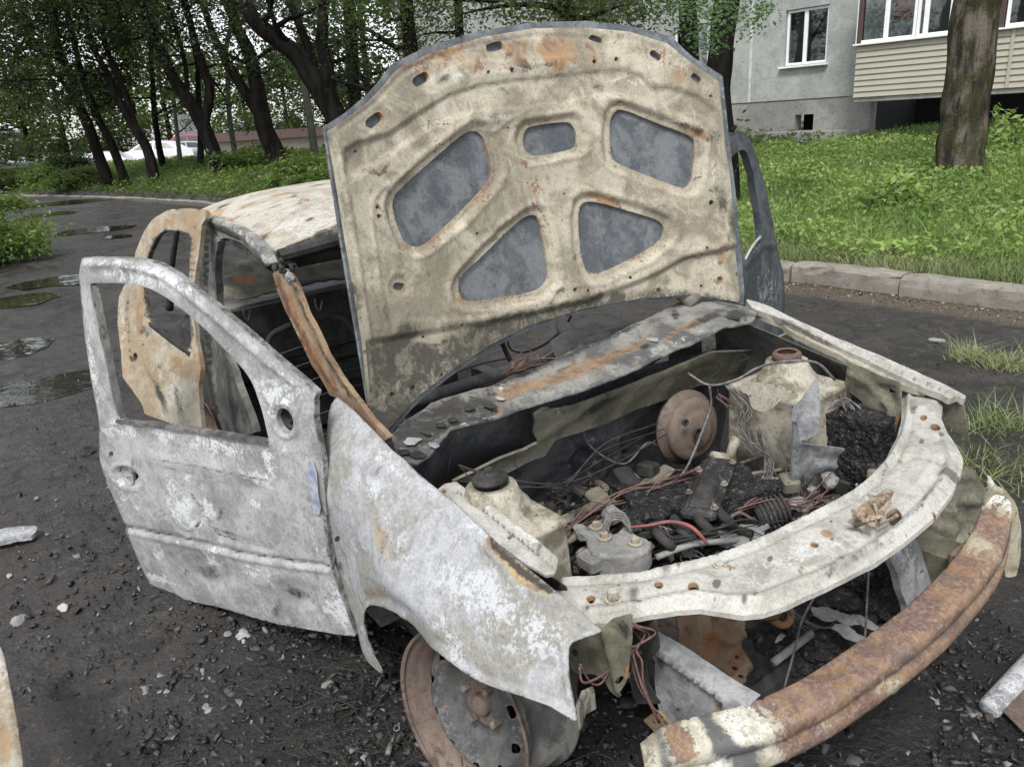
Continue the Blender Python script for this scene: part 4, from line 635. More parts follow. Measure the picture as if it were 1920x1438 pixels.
for s, nm in ((-1, 'r'), (1, 'l')):
    pipe('roof_rail', [(-1.17,.632*s,1.275), (-1.5,.652*s,1.33), (-1.9,.645*s,1.355), (-2.4,.63*s,1.35), (-2.75,.61*s,1.31)], [.012,.014,.016,.02,.02], 'dark')
    pipe('rear_pillar', [(-2.72,.61*s,1.33), (-2.9,.66*s,1.1), (-3.05,.70*s,.86)], [.016,.016,.022], 'dark')
    m_ = MB(); m_.loft([[np.array(q) for q in ((x1,.74*s,.16),(x1,.66*s,.16),(x1,.66*s,.31),(x1,.74*s,.31))] for x1 in (-.5,-1.2,-2.2)]); m_.build('side_sill', M['frame'], CAR)
    m_ = MB(); m_.loft([[np.array(q)+(0,s*.0,0) for q in ((-.60,.70*s,z),(-.46,.70*s,z),(-.46,.66*s,z),(-.60,.66*s,z))] for z in (.2,.5,.86)]); m_.build('hinge_pillar', M['dark'], CAR)
# right centre pillar with its pressed grey face
bp = D4([(785,250),(830,262),(850,300),(872,330),(860,420),(855,560),(860,680),(900,950),(960,1100),(1010,1240),(1070,1420),(900,1430),(840,1250),(800,1080),(785,900),(775,700),(778,450)])
sheet('centre_pillar', bp, lambda P: P[:, 1]-(-.665-.08*(1.3-P[:, 2])), (), 8, .03, M['frame'], CAR, [('l', D4([(850,330),(830,560),(840,800),(900,1050),(1000,1400)]), 6, .012), ('l', D4([(800,300),(795,700),(830,1100)]), 6, -.01)], [('s','l',D4([(795,270),(790,700),(810,1100),(860,1300)]),7,.7), ('a','e',400,600,9,120,0,.25), ('r','e',412,700,5,60,0,.25), ('a','e',440,730,14,60,-20,.2)], dent=.003)  # soot-channel line down the left side paints in the dark gap there
# inner arc of the front door opening
arc = D4([(905,330),(960,335),(1020,365),(1060,410),(1090,440),(1120,470),(1150,500)]); oarc = D4([(1160,460),(1120,385),(1060,320),(980,262),(900,225),(830,200),(790,190),(785,225),(840,262)])
sheet('door_opening_frame', D4([(1170,470),(1130,390),(1080,335),(1000,275),(920,235),(840,205),(785,195),(786,250),(830,262),(872,330),(905,318),(950,325),(1010,352),(1060,400),(1100,440),(1150,480)]), lambda P: P[:, 1]-(-.66), (), 6, .03, M['frame'], CAR, [('l', D4([(800,210),(920,250),(1020,310),(1090,380),(1150,460)]), 5, .012)], [('a','l',D4([(800,205),(920,240),(1020,300),(1090,370),(1150,450)]),9,.55), ('s','l',D4([(800,235),(900,285),(990,330)]),5,.3)], dent=.003)
m_ = MB(); pz = [at(500,492,y=-.64), at(520,500,y=-.6), at(560,490,y=-.5), at(600,482,y=-.42), at(640,474,y=-.34)]; pz = [np.array(q) for q in pz]; m_.tube(spline(pz, 6), .022, 8); m_.build('windscreen_header', M['dark'], CAR, stain=(.25,0,.1))
m_ = MB(); m_.tube([(-1.2,-.60,1.26), (-1.16,0,1.31), (-1.2,.60,1.26)], .024, 8); m_.build('windscreen_header', M['dark'], CAR)
for i, (u, v) in enumerate(((512,500),(530,505),(525,492),(548,500),(536,528),(542,520))): lump('molten_flake', at(u, v, y=-.655-.01*(i % 2)), (.026,.007,.014), M['greymetal' if i > 3 else 'dark'], CAR, 3, 1.1, 34, i)
# rear parcel shelf and bulkhead
sheet('parcel_shelf', D4([(900,450),(1080,420),(1200,430),(1580,360),(1600,540),(1300,590),(1180,620),(980,655),(900,640)]), lambda P: P[:, 2]-(.93-.25*(P[:, 0]+2.4)), [slot(477,482,5,4,-5), slot(520,500,8,5,-5), slot(545,506,10,5,-6), slot(600,494,8,5,-5)], 8, .01, M['olive'], CAR, [('l', D4([(900,500),(1150,480)]), 4, .012), ('l', D4([(900,560),(1200,520),(1560,460)]), 4, .012)], [('a','e',460,490,30,12,-8,.6), ('r','e',460,525,34,14,-8,.75), ('r','e',580,500,40,14,-8,.4), ('a','e',450,545,30,10,-8,.35), ('s','e',600,530,60,10,-8,.6)], dent=.01, dscale=10)
m_ = MB()
for z0, z1, dx in ((.20,.40,0),(.41,.52,.03),(.53,.60,0),(.61,.90,.02)): m_.loft([[np.array(q) for q in ((-2.33+dx,y,z0),(-2.33+dx,y,z1),(-2.36,y,z1),(-2.36,y,z0))] for y in (-.64,.64)])
m_.build('rear_bulkhead', M['dark'], CAR)
m_ = MB(); m_.box((-1.45,0,.16), (1.0,.66,.012)); m_.box((-1.45,0,.22), (1.0,.12,.06), bev=.03); m_.build('floor_pan', M['dark'], CAR)
m_ = MB(); m_.box((-2.8,0,.50), (.42,.66,.30), bev=.05); m_.build('boot_shell', M['dark'], CAR)
m_ = MB(); m_.box((-3.0,0,.84), (.30,.64,.012), bev=.005); m_.build('boot_lid', M['frame'], CAR)
for u, v in ((447,640),(455,578),(590,560)):
    pipe('cabin_wire', [at(u,v,x=-2.0), at(u+3,v+16,x=-2.0), at(u+10,v+22,x=-2.), at(u+14,v+4,x=-2.)], .005, 'wiregrey', 5)
m_ = MB(); a = at(452,572,x=-1.9)
for y0 in (-.36, .36):
    SF = empty('seat_frame', (0, 0, 0), None, None); SF.parent = CAR
    pipe('seat_tube', [(-1.25,y0-.22,.20),(-1.30,y0-.22,.42),(-1.60,y0-.21,.46),(-1.78,y0-.2,.80),(-1.80,y0-.1,.88),(-1.80,y0+.1,.88),(-1.78,y0+.2,.80),(-1.60,y0+.21,.46),(-1.30,y0+.22,.42),(-1.25,y0+.22,.20)], .013, 'dark', 7, parent=SF)
    m_ = MB()
    for k in range(7): m_.tube(spline([(-1.34-.045*k,y0-.2,.44),(-1.34-.045*k,y0-.07,.41+.02*(k % 2)),(-1.34-.045*k,y0+.07,.42),(-1.34-.045*k,y0+.2,.44)], 5), .004, 5)
    for k in range(5): m_.tube(spline([(-1.62-.03*k,y0-.2,.5+.07*k),(-1.60-.03*k,y0,.5+.07*k+.02),(-1.62-.03*k,y0+.2,.5+.07*k)], 5), .004, 5)
    m_.build('seat_springs', M['steelstraw'], SF)
# dash cross tube and steering remains seen through the windscreen gap
pipe('dashboard_tube', [(-.78,-.64,.74),(-.80,0,.74),(-.78,.66,.76)], .022, 'frame')
sc_ = at(1075, 634, x=-.75); pipe('steering_column', [sc_, sc_+(-.10,.03,.02), sc_+(.12,-.0,-.10)], [.025,.03,.02], 'alu')
MB().lathe([(.16,0),(.164,.006),(.16,.012),(.156,.006)], (-1.02,.36,.80), (-.8,0,.6), 30, closed=True).build('steering_wheel_ring', M['dark'], CAR, True)
lump('charred_dashboard', (-.72,-.30,.56), (.12,.30,.09), M['char'], CAR, 4, .35, 7, 3, flat=1); lump('charred_dashboard', (-.72,.34,.58), (.12,.28,.10), M['char'], CAR, 4, .35, 7, 8, flat=1)
sheet('cowl_side_panel', [(1032,640),(1060,622),(1085,618),(1100,632),(1075,650),(1055,680),(1040,668)], lambda P: P[:, 0]+.70, (), 7, .004, M['alu'], CAR)
# dark inner wing behind the right wheel, so the arch reads as the black hollow it is
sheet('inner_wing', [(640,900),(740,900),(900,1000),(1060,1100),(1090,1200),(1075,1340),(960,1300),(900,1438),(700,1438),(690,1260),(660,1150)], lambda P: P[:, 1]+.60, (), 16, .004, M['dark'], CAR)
m_ = MB(); m_.box((.10,0,.15), (.38,.30,.05), bev=.02); m_.build('subframe', M['dark'], CAR)
for i, (u, v, z, s_) in enumerate(((1600,1120,.22,.12),(1540,1180,.2,.12),(1660,1110,.24,.10),(1500,1130,.24,.10),(1580,1060,.3,.10),(1640,1170,.16,.10),(1470,1230,.16,.10),(1560,1120,.28,.06))): lump('melted_plastic', at(u, v, z=z), (s_*1.2, s_, s_*.45), M['char'], CAR, 4, .4, 10, 20+i)
for i, (u, v) in enumerate(((1575,1155),(1620,1168),(1600,1190),(1545,1150))): lump('ash_flake', at(u, v, z=.30), (.045,.02,.006), M['alu'], CAR, 3, .7, 20, 40+i)
# ---------------- left front door, wide open behind the bonnet
def ldF(P): return .73*(P[:, 0]+.5)+.35*(P[:, 1]-.82)+.02*np.clip(P[:, 2]-.9, 0, 1)
LO = E3([(340,720),(365,708),(400,697),(440,706),(470,735),(490,785),(520,880),(560,1030),(590,1180),(605,1290),(625,1370),(645,1440)])+[(1470,530),(1471,570),(1468,620),(1455,690),(1430,720),(1405,690),(1398,620),(1396,560),(1390,500),(1380,400),(1372,330),(1360,280)]
LW = E3([(366,840),(385,815),(420,792),(450,795),(470,860),(490,940),(515,1090),(532,1240),(525,1290),(440,1385),(420,1300),(400,1150),(385,1000)])
LD = empty('left_door', (0, 0, 0), None, None); LD.parent = CAR; LD['label'] = 'blackened left front door standing open behind the bonnet'
sheet('door_panel', LO, ldF, [LW], 7, .03, burnt('sooty_left_door', (.045,.05,.06), (.10,.11,.13), ash=(.42,.43,.46), base_ash=-.15, speck=.3, rough=.5), LD, [('l', E3([(440,730),(480,800),(520,940),(560,1120),(590,1290)]), 4, .008), ('l', E3([(445,1400),(530,1300),(600,1290)]), 4, .01)], [('a','e',1440,540,30,60,0,.5), ('a','e',1420,450,8,50,0,.35), ('s','o',5,.4)], dent=.002)
pipe('window_seal', pathF([(1397,487),(1411,462),(1426,444)], ldF), .006, 'white', 6, parent=LD)
# ---------------- wiring
def wires(name, ctrl, n, spread, r, mat, seed):
    rg = random.Random(seed)
    for i in range(n):
        pts = [np.array(c)+np.array([rg.gauss(0, spread) for _ in range(3)])*(0.4 if k == 0 else 1) for k, c in enumerate(ctrl)]
        pipe(name, pts, r*rg.uniform(.7, 1.3), mat, 5, k=6)
pipe('red_wire', [at(1180,988,z=.53), at(1215,985,z=.54), at(1255,978,z=.55), at(1290,985,z=.55), at(1312,1002,z=.53), at(1326,1020,z=.5)], [.003,.0055,.006,.0045], 'redwire', 7)
pipe('brake_pipe', [at(1330,722,z=.74), at(1333,760,z=.66), at(1320,800,z=.60), at(1300,850,z=.55), at(1282,885,z=.52), at(1240,935,z=.50)], .0042, 'wiregrey', 6)
pipe('brake_pipe', [at(1205,925,z=.5), at(1230,915,z=.52), at(1245,930,z=.5)], .004, 'wiregrey', 6)
pipe('control_cable', [at(1290,700,z=.8), at(1330,722,z=.78), at(1380,712,z=.80), at(1420,690,z=.82), at(1470,678,z=.85), at(1530,680,z=.83), at(1565,712,z=.76)], .004, 'wiregrey', 6)
wires('bare_wire', [at(1538,790,z=.62), at(1560,762,z=.66), at(1590,760,z=.66), at(1625,790,z=.62), at(1650,830,z=.5)], 9, .013, .0016, 'wiregrey', 1)
wires('bare_wire', [at(1570,730,z=.68), at(1600,770,z=.66), at(1640,800,z=.6), at(1655,850,z=.5)], 3, .02, .0018, 'wiregrey', 2)
wires('bare_wire', [at(1345,740,z=.66), at(1360,760,z=.62), at(1400,775,z=.6), at(1450,810,z=.5), at(1470,870,z=.45)], 6, .02, .0018, 'wire', 3)
wires('copper_wire', [at(950,702,z=.86), at(965,680,z=.9), at(990,672,z=.88), at(1020,676,z=.86)], 12, .018, .0016, 'wire', 4)
wires('copper_wire', [at(1180,1170,x=.5), at(1215,1190,x=.5), at(1190,1215,x=.52), at(1185,1240,x=.52), at(1205,1290,x=.54), at(1240,1350,x=.56)], 4, .010, .0022, 'wire', 5)
wires('copper_wire', [at(1170,1160,x=.48), at(1210,1170,x=.48), at(1265,1185,x=.46)], 5, .010, .0018, 'wire', 6)
wires('copper_wire', [at(1085,1250,x=.5), at(1100,1278,x=.5), at(1130,1270,x=.5), at(1150,1240,x=.5)], 2, .008, .0025, 'wire', 16)
wires('bare_wire', [at(1240,995,z=.5), at(1270,1020,z=.46), at(1290,1045,z=.42), at(1320,1060,z=.4)], 6, .025, .002, 'wiregrey', 7)
wires('bare_wire', [at(1490,940,z=.45), at(1470,880,z=.45), at(1480,830,z=.5), at(1520,900,z=.45)], 4, .03, .0018, 'wire', 8)
pipe('hanging_wire', [at(1630,1045,x=.6), at(1627,1100,x=.6), at(1621,1208,x=.6)], .003, 'wiregrey', 5)
pipe('hanging_wire', [at(1540,1095,x=.58), at(1505,1160,x=.56), at(1492,1210,x=.55), at(1470,1290,x=.55)], .003, 'wiregrey', 5)
pipe('hanging_wire', [at(860,810,z=.8), at(845,850,z=.7), at(838,900,z=.6)], .002, 'wiregrey', 5)

# ---------------- clutter of burnt fittings lying over the engine
g_ = random.Random(21); mbs = {'dark': MB(), 'alu': MB(), 'char': MB(), 'hub': MB()}
for i in range(520):
    u = g_.uniform(1010, 1680); v = g_.uniform(890, 1075)
    if v > 1075-(u-1080)*.30+25 or v < 905 and u < 1380: continue
    z = g_.uniform(.34, .47); c = at(u, v, z=z); k = g_.choices(['dark', 'alu', 'char', 'hub'], [4, 1.8, 3, 2])[0]; s_ = g_.uniform(.006, .026); R = Matrix.Rotation(g_.uniform(0, 6.28), 3, Vector((g_.gauss(0, 1), g_.gauss(0, 1), g_.gauss(0, 1))).normalized()); R = np.array(R)
    q = g_.random()
    if q < .4: mbs[k].box(c, (s_, s_*g_.uniform(.4, 1), s_*g_.uniform(.15, .6)), R, .003)
    elif q < .7: mbs[k].lathe([(s_*.5,-s_),(s_*.7,-s_),(s_*.7,s_*.6),(s_*.4,s_*.7),(.0001,s_*.7)], c, R[0], 10)
    else: p = [c]; 
    if q >= .7:
        for j in range(4): p.append(p[-1]+np.array([g_.gauss(0, .03), g_.gauss(0, .04), g_.gauss(0, .012)]))
        mbs[k].tube(spline(p, 4), s_*.25, 5)
for k, m_ in mbs.items(): m_.build('engine_clutter', M[k], CAR, False, stain=(.1,.1,.1))['kind'] = 'stuff'
g_ = random.Random(22); mbs = {'dark': MB(), 'alu': MB(), 'char': MB()}
for i in range(190):
    u = g_.uniform(1180, 1720); v = g_.uniform(1120, 1320)
    if v < 1170-(u-1350)*.35*(u > 1350) or v > 1330-(u-1300)*.33: continue
    c = at(u, v, z=g_.uniform(.10, .22)); k = g_.choices(['dark', 'alu', 'char'], [4, 1, 5])[0]; s_ = g_.uniform(.006, .035); R = np.array(Matrix.Rotation(g_.uniform(0, 6.28), 3, Vector((g_.gauss(0, 1), g_.gauss(0, 1), g_.gauss(0, 1))).normalized()))
    mbs[k].box(c, (s_, s_*g_.uniform(.3, .9), s_*g_.uniform(.1, .5)), R, .003)
for k, m_ in mbs.items(): m_.build('fallen_clutter', M[k], CAR, False, stain=(.0,.1,.1))['kind'] = 'stuff'
# curled flakes of paint and tar on the cowl
g_ = random.Random(23)
for i, (u, v) in enumerate(((770,830),(800,815),(826,800),(812,838),(850,790),(880,770),(872,800),(916,765),(905,790),(940,752),(760,850),(784,858),(1222,640),(1376,600))):
    c = hit([(u, v)], cowlF)[0]; lump('soot_flake', c+np.array([0,0,.006]), (g_.uniform(.012,.030), g_.uniform(.008,.022), .004), M['dark' if i % 3 else 'greymetal'], CAR, 3, .7, 26, i)

for q_, r_2, mt in (([(1035,1030),(1120,985),(1200,948),(1290,905)], .012, 'olive'), ([(1045,1062),(1110,1030),(1180,1000)], .008, 'dark'), ([(1160,1010),(1240,1000),(1330,990),(1410,1000)], .012, 'dark'), ([(1405,900),(1430,940),(1480,960)], .010, 'hub'), ([(1330,905),(1400,890),(1470,880)], .007, 'alu'), ([(1230,1045),(1300,1020),(1390,1010),(1440,985)], .009, 'alu'), ([(1385,870),(1440,850),(1490,835)], .006, 'hub')):
    pipe('burnt_pipe', [at(u, v, z=.47+.02*math.sin(k*2.1)) for k, (u, v) in enumerate(q_)], r_2, mt, 9, stain=(.1,.1,.1))
sheet('inner_wing_panel', E2([(1040,370),(1120,400),(1200,440),(1300,470),(1305,560),(1300,640),(1270,720),(1220,790),(1190,740),(1160,640),(1100,560),(1020,500)]), lambda P: P[:, 1]-(.66-.1*(P[:, 0]-.2)), (slot(1668,733,7,6,0),), 6, .004, M['olive'], CAR, [('l', E2([(1050,430),(1150,480),(1250,600),(1240,720)]), 5, .012), ('p', E2([(1170,480),(1270,500),(1270,570),(1190,560)]), 4, -.012)], [('r','e',1680,790,30,14,0,.7), ('s','e',1600,730,30,20,0,.3)])
sheet('shelf_bracket', E2([(1180,650),(1240,640),(1300,625),(1290,660),(1250,675),(1200,670)]), lambda P: P[:, 2]-.56, (), 5, .01, M['rust'], CAR)
for u, v, z in ((1450,905,.47),(1425,925,.46),(1145,965,.54),(1095,1000,.52),(1500,945,.44),(1555,900,.47)):
    k_ = lump('melted_casting', at(u, v, z=z), (.032,.026,.022), M['alu'], CAR, 3, .5, 18, u)

# a charred rocker cover with its bolts, and a finned alternator, half buried in the char
m_ = MB(); c_ = at(1330, 915, z=.535); R_ = np.array(Matrix.Rotation(.5, 3, 'Z')@Matrix.Rotation(.12, 3, 'X')); m_.box(c_, (.05, .15, .018), R_, .012); m_.box(c_+R_@np.array([0,0,.02]), (.03, .13, .008), R_, .006); m_.build('rocker_cover', M['dark'], CAR, False, stain=(.05,.0,.3))
for k in range(5): bolt(0, 0, None, .007, .010, 'hub', c_+R_@np.array([.043*(-1)**k, -.12+.06*k, .018]))
m_ = MB(); c_ = at(1450, 960, z=.47); m_.lathe([(.001,.045),(.02,.045),(.024,.04)]+[(r, z) for k in range(6) for r, z in ((.046,.036-.013*k),(.046,.030-.013*k),(.038,.029-.013*k),(.038,.024-.013*k))]+[(.03,-.05),(.001,-.05)], c_, (.5, .8, .25), 22); m_.build('alternator', M['dark'], CAR, False, stain=(.15,.0,.22))
m_ = MB()
for k in range(4): m_.tube(spline([at(1225+38*k, 985-14*k, z=.50), at(1235+38*k, 1003-14*k, z=.52), at(1255+38*k, 1022-14*k, z=.50), at(1270+36*k, 1034-13*k, z=.45)], 5), .014, 9)
m_.build('intake_runners', M['dark'], CAR, True, stain=(.05,.0,.25))
for u, v, z, sx, sy in ((1175,900,.48,.03,.05),(1215,880,.5,.03,.03),(1480,905,.5,.025,.03),(1120,935,.45,.04,.03),(1075,975,.45,.03,.02),(1640,890,.48,.02,.03)):
    m_ = MB(); m_.box(at(u, v, z=z), (sx, sy, .022), np.array(Matrix.Rotation(u*.37, 3, 'Z')@Matrix.Rotation(.2, 3, 'X')), .006); m_.build('burnt_housing', M['dark' if u % 2 else 'olive'], CAR, False, stain=(.05,.1,.2))

# the left front wing's outer side with its wheel arch, seen from inside the bay as its dark back
wp = [(-.50,.80),(-.45,.88),(-.2,.84),(0,.80),(.22,.76),(.30,.70),(.31,.50),(.30,.43)]+[(.02+.37*math.cos(a), .19+.37*math.sin(a)) for a in np.linspace(.80, math.pi-.05, 14)]+[(-.38,.16),(-.50,.18)]
V2, T2 = fill(wp, [], .03); P3 = np.array([(x, .825-.10*max(0, (z-(ztop(x)-.2))/.2)**2-.03*max(0, x-.45), z-.03) for x, z in V2]); g = np.cross(P3[T2[:, 1]]-P3[T2[:, 0]], P3[T2[:, 2]]-P3[T2[:, 0]])[:, 1]; T2[g < 0] = T2[g < 0][:, ::-1]
shell('left_wing', P3, T2, np.tile((0,1.,0), (len(P3), 1)), .003, M['frame'], CAR, np.tile((.1,.1,.1), (len(P3), 1)))['label'] = 'sooty left front wing on the far side of the engine bay'

# looms and hoses strung through the bay
for k_, (ct, n_, sp_, r_3, mt) in enumerate((
    ([at(860,870,z=.72), at(930,900,z=.66), at(1040,905,z=.62), at(1130,850,z=.66), at(1230,800,z=.68)], 4, .016, .0020, 'dark'),
    ([at(1060,1000,z=.5), at(1110,960,z=.52), at(1180,930,z=.52), at(1260,900,z=.54), at(1330,880,z=.52)], 8, .018, .0020, 'wire'),
    ([at(1400,790,z=.58), at(1430,830,z=.55), at(1440,880,z=.5), at(1420,930,z=.48)], 8, .016, .0020, 'wiregrey'),
    ([at(1380,960,z=.5), at(1440,935,z=.5), at(1500,950,z=.47), at(1550,920,z=.46)], 8, .016, .0020, 'wire'),
    ([at(1240,1010,z=.5), at(1320,1000,z=.52), at(1390,985,z=.5), at(1450,1000,z=.44)], 5, .018, .0018, 'dark'),
    ([at(1360,720,z=.72), at(1395,760,z=.66), at(1390,800,z=.6), at(1420,850,z=.52)], 6, .014, .0018, 'wiregrey'),
    ([at(1600,830,z=.56), at(1630,800,z=.58), at(1660,810,z=.56), at(1670,860,z=.48)], 5, .012, .0018, 'wire'),
    ([at(1480,1150,x=.5), at(1540,1180,x=.48), at(1600,1150,x=.48), at(1660,1180,x=.5)], 6, .016, .0020, 'wiregrey'))):
    wires('loom_wire', ct, n_, sp_, r_3, mt, 50+k_)
pipe('brake_pipe', [at(1090,800,x=-.38), at(1110,840,x=-.38), at(1170,870,x=-.36), at(1215,830,x=-.36), at(1250,850,x=-.34)], .004, 'wiregrey', 6)
pipe('heater_pipe', [at(1120,905,x=-.40), at(1135,915,x=-.34), at(1150,935,x=-.30)], .014, 'hub', 10)
pipe('heater_pipe', [at(1085,920,x=-.40), at(1100,932,x=-.34), at(1110,955,x=-.30)], .014, 'hub', 10)
m_ = MB(); m_.loft([[np.array(q) for q in ((x1,.40,.30),(x1,.50,.30),(x1,.50,.40),(x1,.40,.40))] for x1 in (-.2,.35,.66)]); m_.build('chassis_rail', M['olive'], CAR, stain=(.1,.1,.05))
m_ = MB(); m_.box((.665,.45,.38), (.012,.075,.06), bev=.006); m_.build('beam_bracket', M['rust'], CAR)
# ================================================================== THE SETTING
def sstep(x, a, b): return smooth((np.asarray(x, float)-a)/(b-a))
def kerby(x): x = np.asarray(x, float); return 4.62+.087*(x+1)-.010*np.clip(-15-x, 0, 60)**2*(x > -60)
def vnoise(X, sc, seed=0.): return np.array([noise.noise(Vector((a*sc+seed, b*sc, seed*.7))) for a, b in X])
PUD = [(179,431,.55,.62,20),(222,443,.28,.20,0),(112,526,.42,.55,10),(35,563,.42,.36,0),(25,653,.36,.30,0),(70,728,.34,.50,0),(120,381,1.0,1.6,0),(95,402,.6,.5,0)]
def hmean(x, y):
    x = np.asarray(x, float); y = np.asarray(y, float)
    h = .12*np.tanh((.565*x+.825*y+.62)/2-.0)+.27*sstep(-x, 7, 18)
    e = y-kerby(x); h = h+.11*sstep(e, .10, .16)+.14*sstep(e, .1, 1.1)*sstep(-x, 11, 14)+.40*sstep(e, .2, 5)+.22*sstep(e, 5, 15)*sstep(x, -25, -12)
    e2 = (-1.75-.02*(x+10)-.004*np.clip(x+10, -30, 0)**2*0)-y; h = h+.14*sstep(e2, 0, .8)*sstep(-x, 7.5, 9)
    h = h-.45*sstep(-x, 30, 55)
    return h
def groundz(x, y): return float(hmean(x, y))
PW = []
for u, v, rx, ry, a in PUD:
    P = WC+rays([(u, v)], WB)[0]*1.; d = rays([(u, v)], WB)[0]; t = 1.5
    for _ in range(60):
        q = WC+d*t; t += (q[2]-groundz(q[0], q[1]))/(-d[2])*.6
    PW.append((q[0], q[1], rx, ry))
def wground(u, v):
    d = rays([(u, v)], WB)[0]; t = 1.
    for _ in range(4000):
        q = WC+d*t
        if q[2] < groundz(q[0], q[1]): break
        t += .02 if t < 30 else .1
    return q
def axis(lo, hi, fine, r, k):
    a = [0.]; s = fine
    while a[-1] < hi: 
        a.append(a[-1]+s); 
        if a[-1] > r: s *= k
    b = [0.]; s = fine
    while b[-1] < -lo:
        b.append(b[-1]+s)
        if b[-1] > r: s *= k
    return np.array([-q for q in b[::-1]][:-1]+a)
ax_ = axis(-230, 60, .026, 3.2, 1.022); ay_ = axis(-90, 150, .026, 2.2, 1.024)
GX, GY = np.meshgrid(ax_, ay_, indexing='ij'); X2 = np.stack([GX.ravel(), GY.ravel()], 1)
Hm = hmean(X2[:, 0], X2[:, 1]); e = X2[:, 1]-kerby(X2[:, 0])
near = (np.hypot(X2[:, 0]+2, X2[:, 1]) < 14)
Nz = np.zeros(len(X2)); idx = np.where(near)[0]
Nz[idx] = .016*vnoise(X2[idx], .9)+.008*vnoise(X2[idx], 4.3, 2)+.005*vnoise(X2[idx], 13, 5)+.0035*np.abs(vnoise(X2[idx], 31, 9))
idf = np.where(~near)[0]; Nz[idf] = .03*vnoise(X2[idf], .35)+.012*vnoise(X2[idf], 1.1)
ashz = np.exp(-(((X2[:, 0]-.2)/1.5)**2+((X2[:, 1]+.35)/1.35)**2)**1.5)
Nz[idx] += (ashz[idx]*.012)*(vnoise(X2[idx], 20, 3)+vnoise(X2[idx], 45, 4)*.6)
pud = np.zeros(len(X2))
for x, y, rx, ry in PW:
    m_ = 1-sstep(np.hypot((X2[:, 0]-x)/(rx*1.5), (X2[:, 1]-y)/(ry*1.5)), .55, 1.); k = m_ > 0
    Hm[k] = Hm[k]*(1-m_[k])+(groundz(x, y)-.012)*m_[k]; Nz[k] *= (1-.88*m_[k]); pud = np.maximum(pud, m_)
V = np.column_stack([X2, Hm+Nz]); nx, ny = len(ax_), len(ay_); I = np.arange(nx*ny).reshape(nx, ny)
Q = np.stack([I[:-1, :-1].ravel(), I[1:, :-1].ravel(), I[1:, 1:].ravel(), I[:-1, 1:].ravel()], 1)
grass = sstep(e, .15, .5)+sstep(-1.9-.02*X2[:, 0]-.2-X2[:, 1], 0, .5)*sstep(-X2[:, 0], 7.5, 9)
grass = np.maximum(grass, .9*sstep(vnoise(X2, .9, 7), .12, .4)*sstep(X2[:, 0], -.2, .8)*sstep(X2[:, 1], 1.7, 2.4)*(1-sstep(X2[:, 1], 4, 4.5)))
litter = np.exp(-((e+.32)/.30)**2)*(X2[:, 0] < 60)
A = np.zeros((len(V), 3)); A[:, 0] = ashz; A[:, 1] = np.clip(grass, 0, 1); A[:, 2] = np.clip(litter, 0, 1)
g = NT('wet_dirt_road'); at_ = g.n('Attribute', attribute_name='stain', out=0); sp = g.t.nodes.new('ShaderNodeSeparateColor'); g.t.links.new(at_, sp.inputs[0])
n1 = g.noise(1.3, 6, .62, dist=.8); n2 = g.noise(11, 8, .7, dist=.3); n3 = g.noise(70, 6, .7); n4 = g.noise(4.2, 5, .6, dist=1.5); vo = g.n('TexVoronoi', {'Vector': g.obj(), 'Scale': 55., 'Randomness': 1.}, 0)
col = g.mix(g.step(n1, .38, .62), (.017, .0158, .015), (.036, .032, .029)); col = g.mix(g.step(n2, .45, .75), col, (.062, .055, .048))
col = g.mix(g.step(n3, .56, .70, 0, .8), col, (.12, .11, .10)); col = g.mix(g.step(n4, .56, .62, 0, .7), col, (.013, .012, .011))
so_ = g.step(g.math('ADD', sp.outputs[0], g.math('MULTIPLY', g.math('SUBTRACT', n2, .5), .8)), .2, .75); col = g.mix(g.math('MULTIPLY', so_, .8), col, g.mix(g.step(n3, .55, .75), (.006, .006, .006), (.06, .06, .06)))
lit = g.step(g.math('ADD', sp.outputs[2], g.math('MULTIPLY', g.math('SUBTRACT', n3, .5), 1.6)), .5, .9); col = g.mix(g.math('MULTIPLY', lit, .45), col, (.15, .125, .09))
col = g.mix(g.math('MULTIPLY', g.step(sp.outputs[1], .2, .8), .9), col, g.mix(n2, (.030, .042, .014), (.05, .045, .022)))
wet = g.step(n1, .40, .56, .30, .75)
M['ground'] = g.fin(col, g.math('SUBTRACT', wet, g.math('MULTIPLY', n3, .12)), 0, g.bump(g.math('ADD', g.math('MULTIPLY', n3, .6), g.math('ADD', n2, g.math('MULTIPLY', vo, .25))), .7, .02), .4)
tag(mesh('ground', V, None, M['ground'], None, True, A, tris=Q), kind='structure')
wm = NT('puddle_water'); M['water'] = wm.fin((.022, .02, .018), .05, 0, wm.bump(wm.noise(5, 2), .16, .03), 1.)
for k, (x, y, rx, ry) in enumerate(PW):
    pts = [(x+rx*1.15*math.cos(a)*(1+.35*noise.noise(Vector((math.cos(a)*1.7, math.sin(a)*1.7, k)))), y+ry*1.15*math.sin(a)*(1+.35*noise.noise(Vector((math.cos(a)*2.1, math.sin(a)*2.1, k+7)))), groundz(x, y)-.002) for a in np.arange(40)*2*math.pi/40]
    tag(mesh('puddle', pts, [list(range(40))], M['water'], None, False), kind='structure')
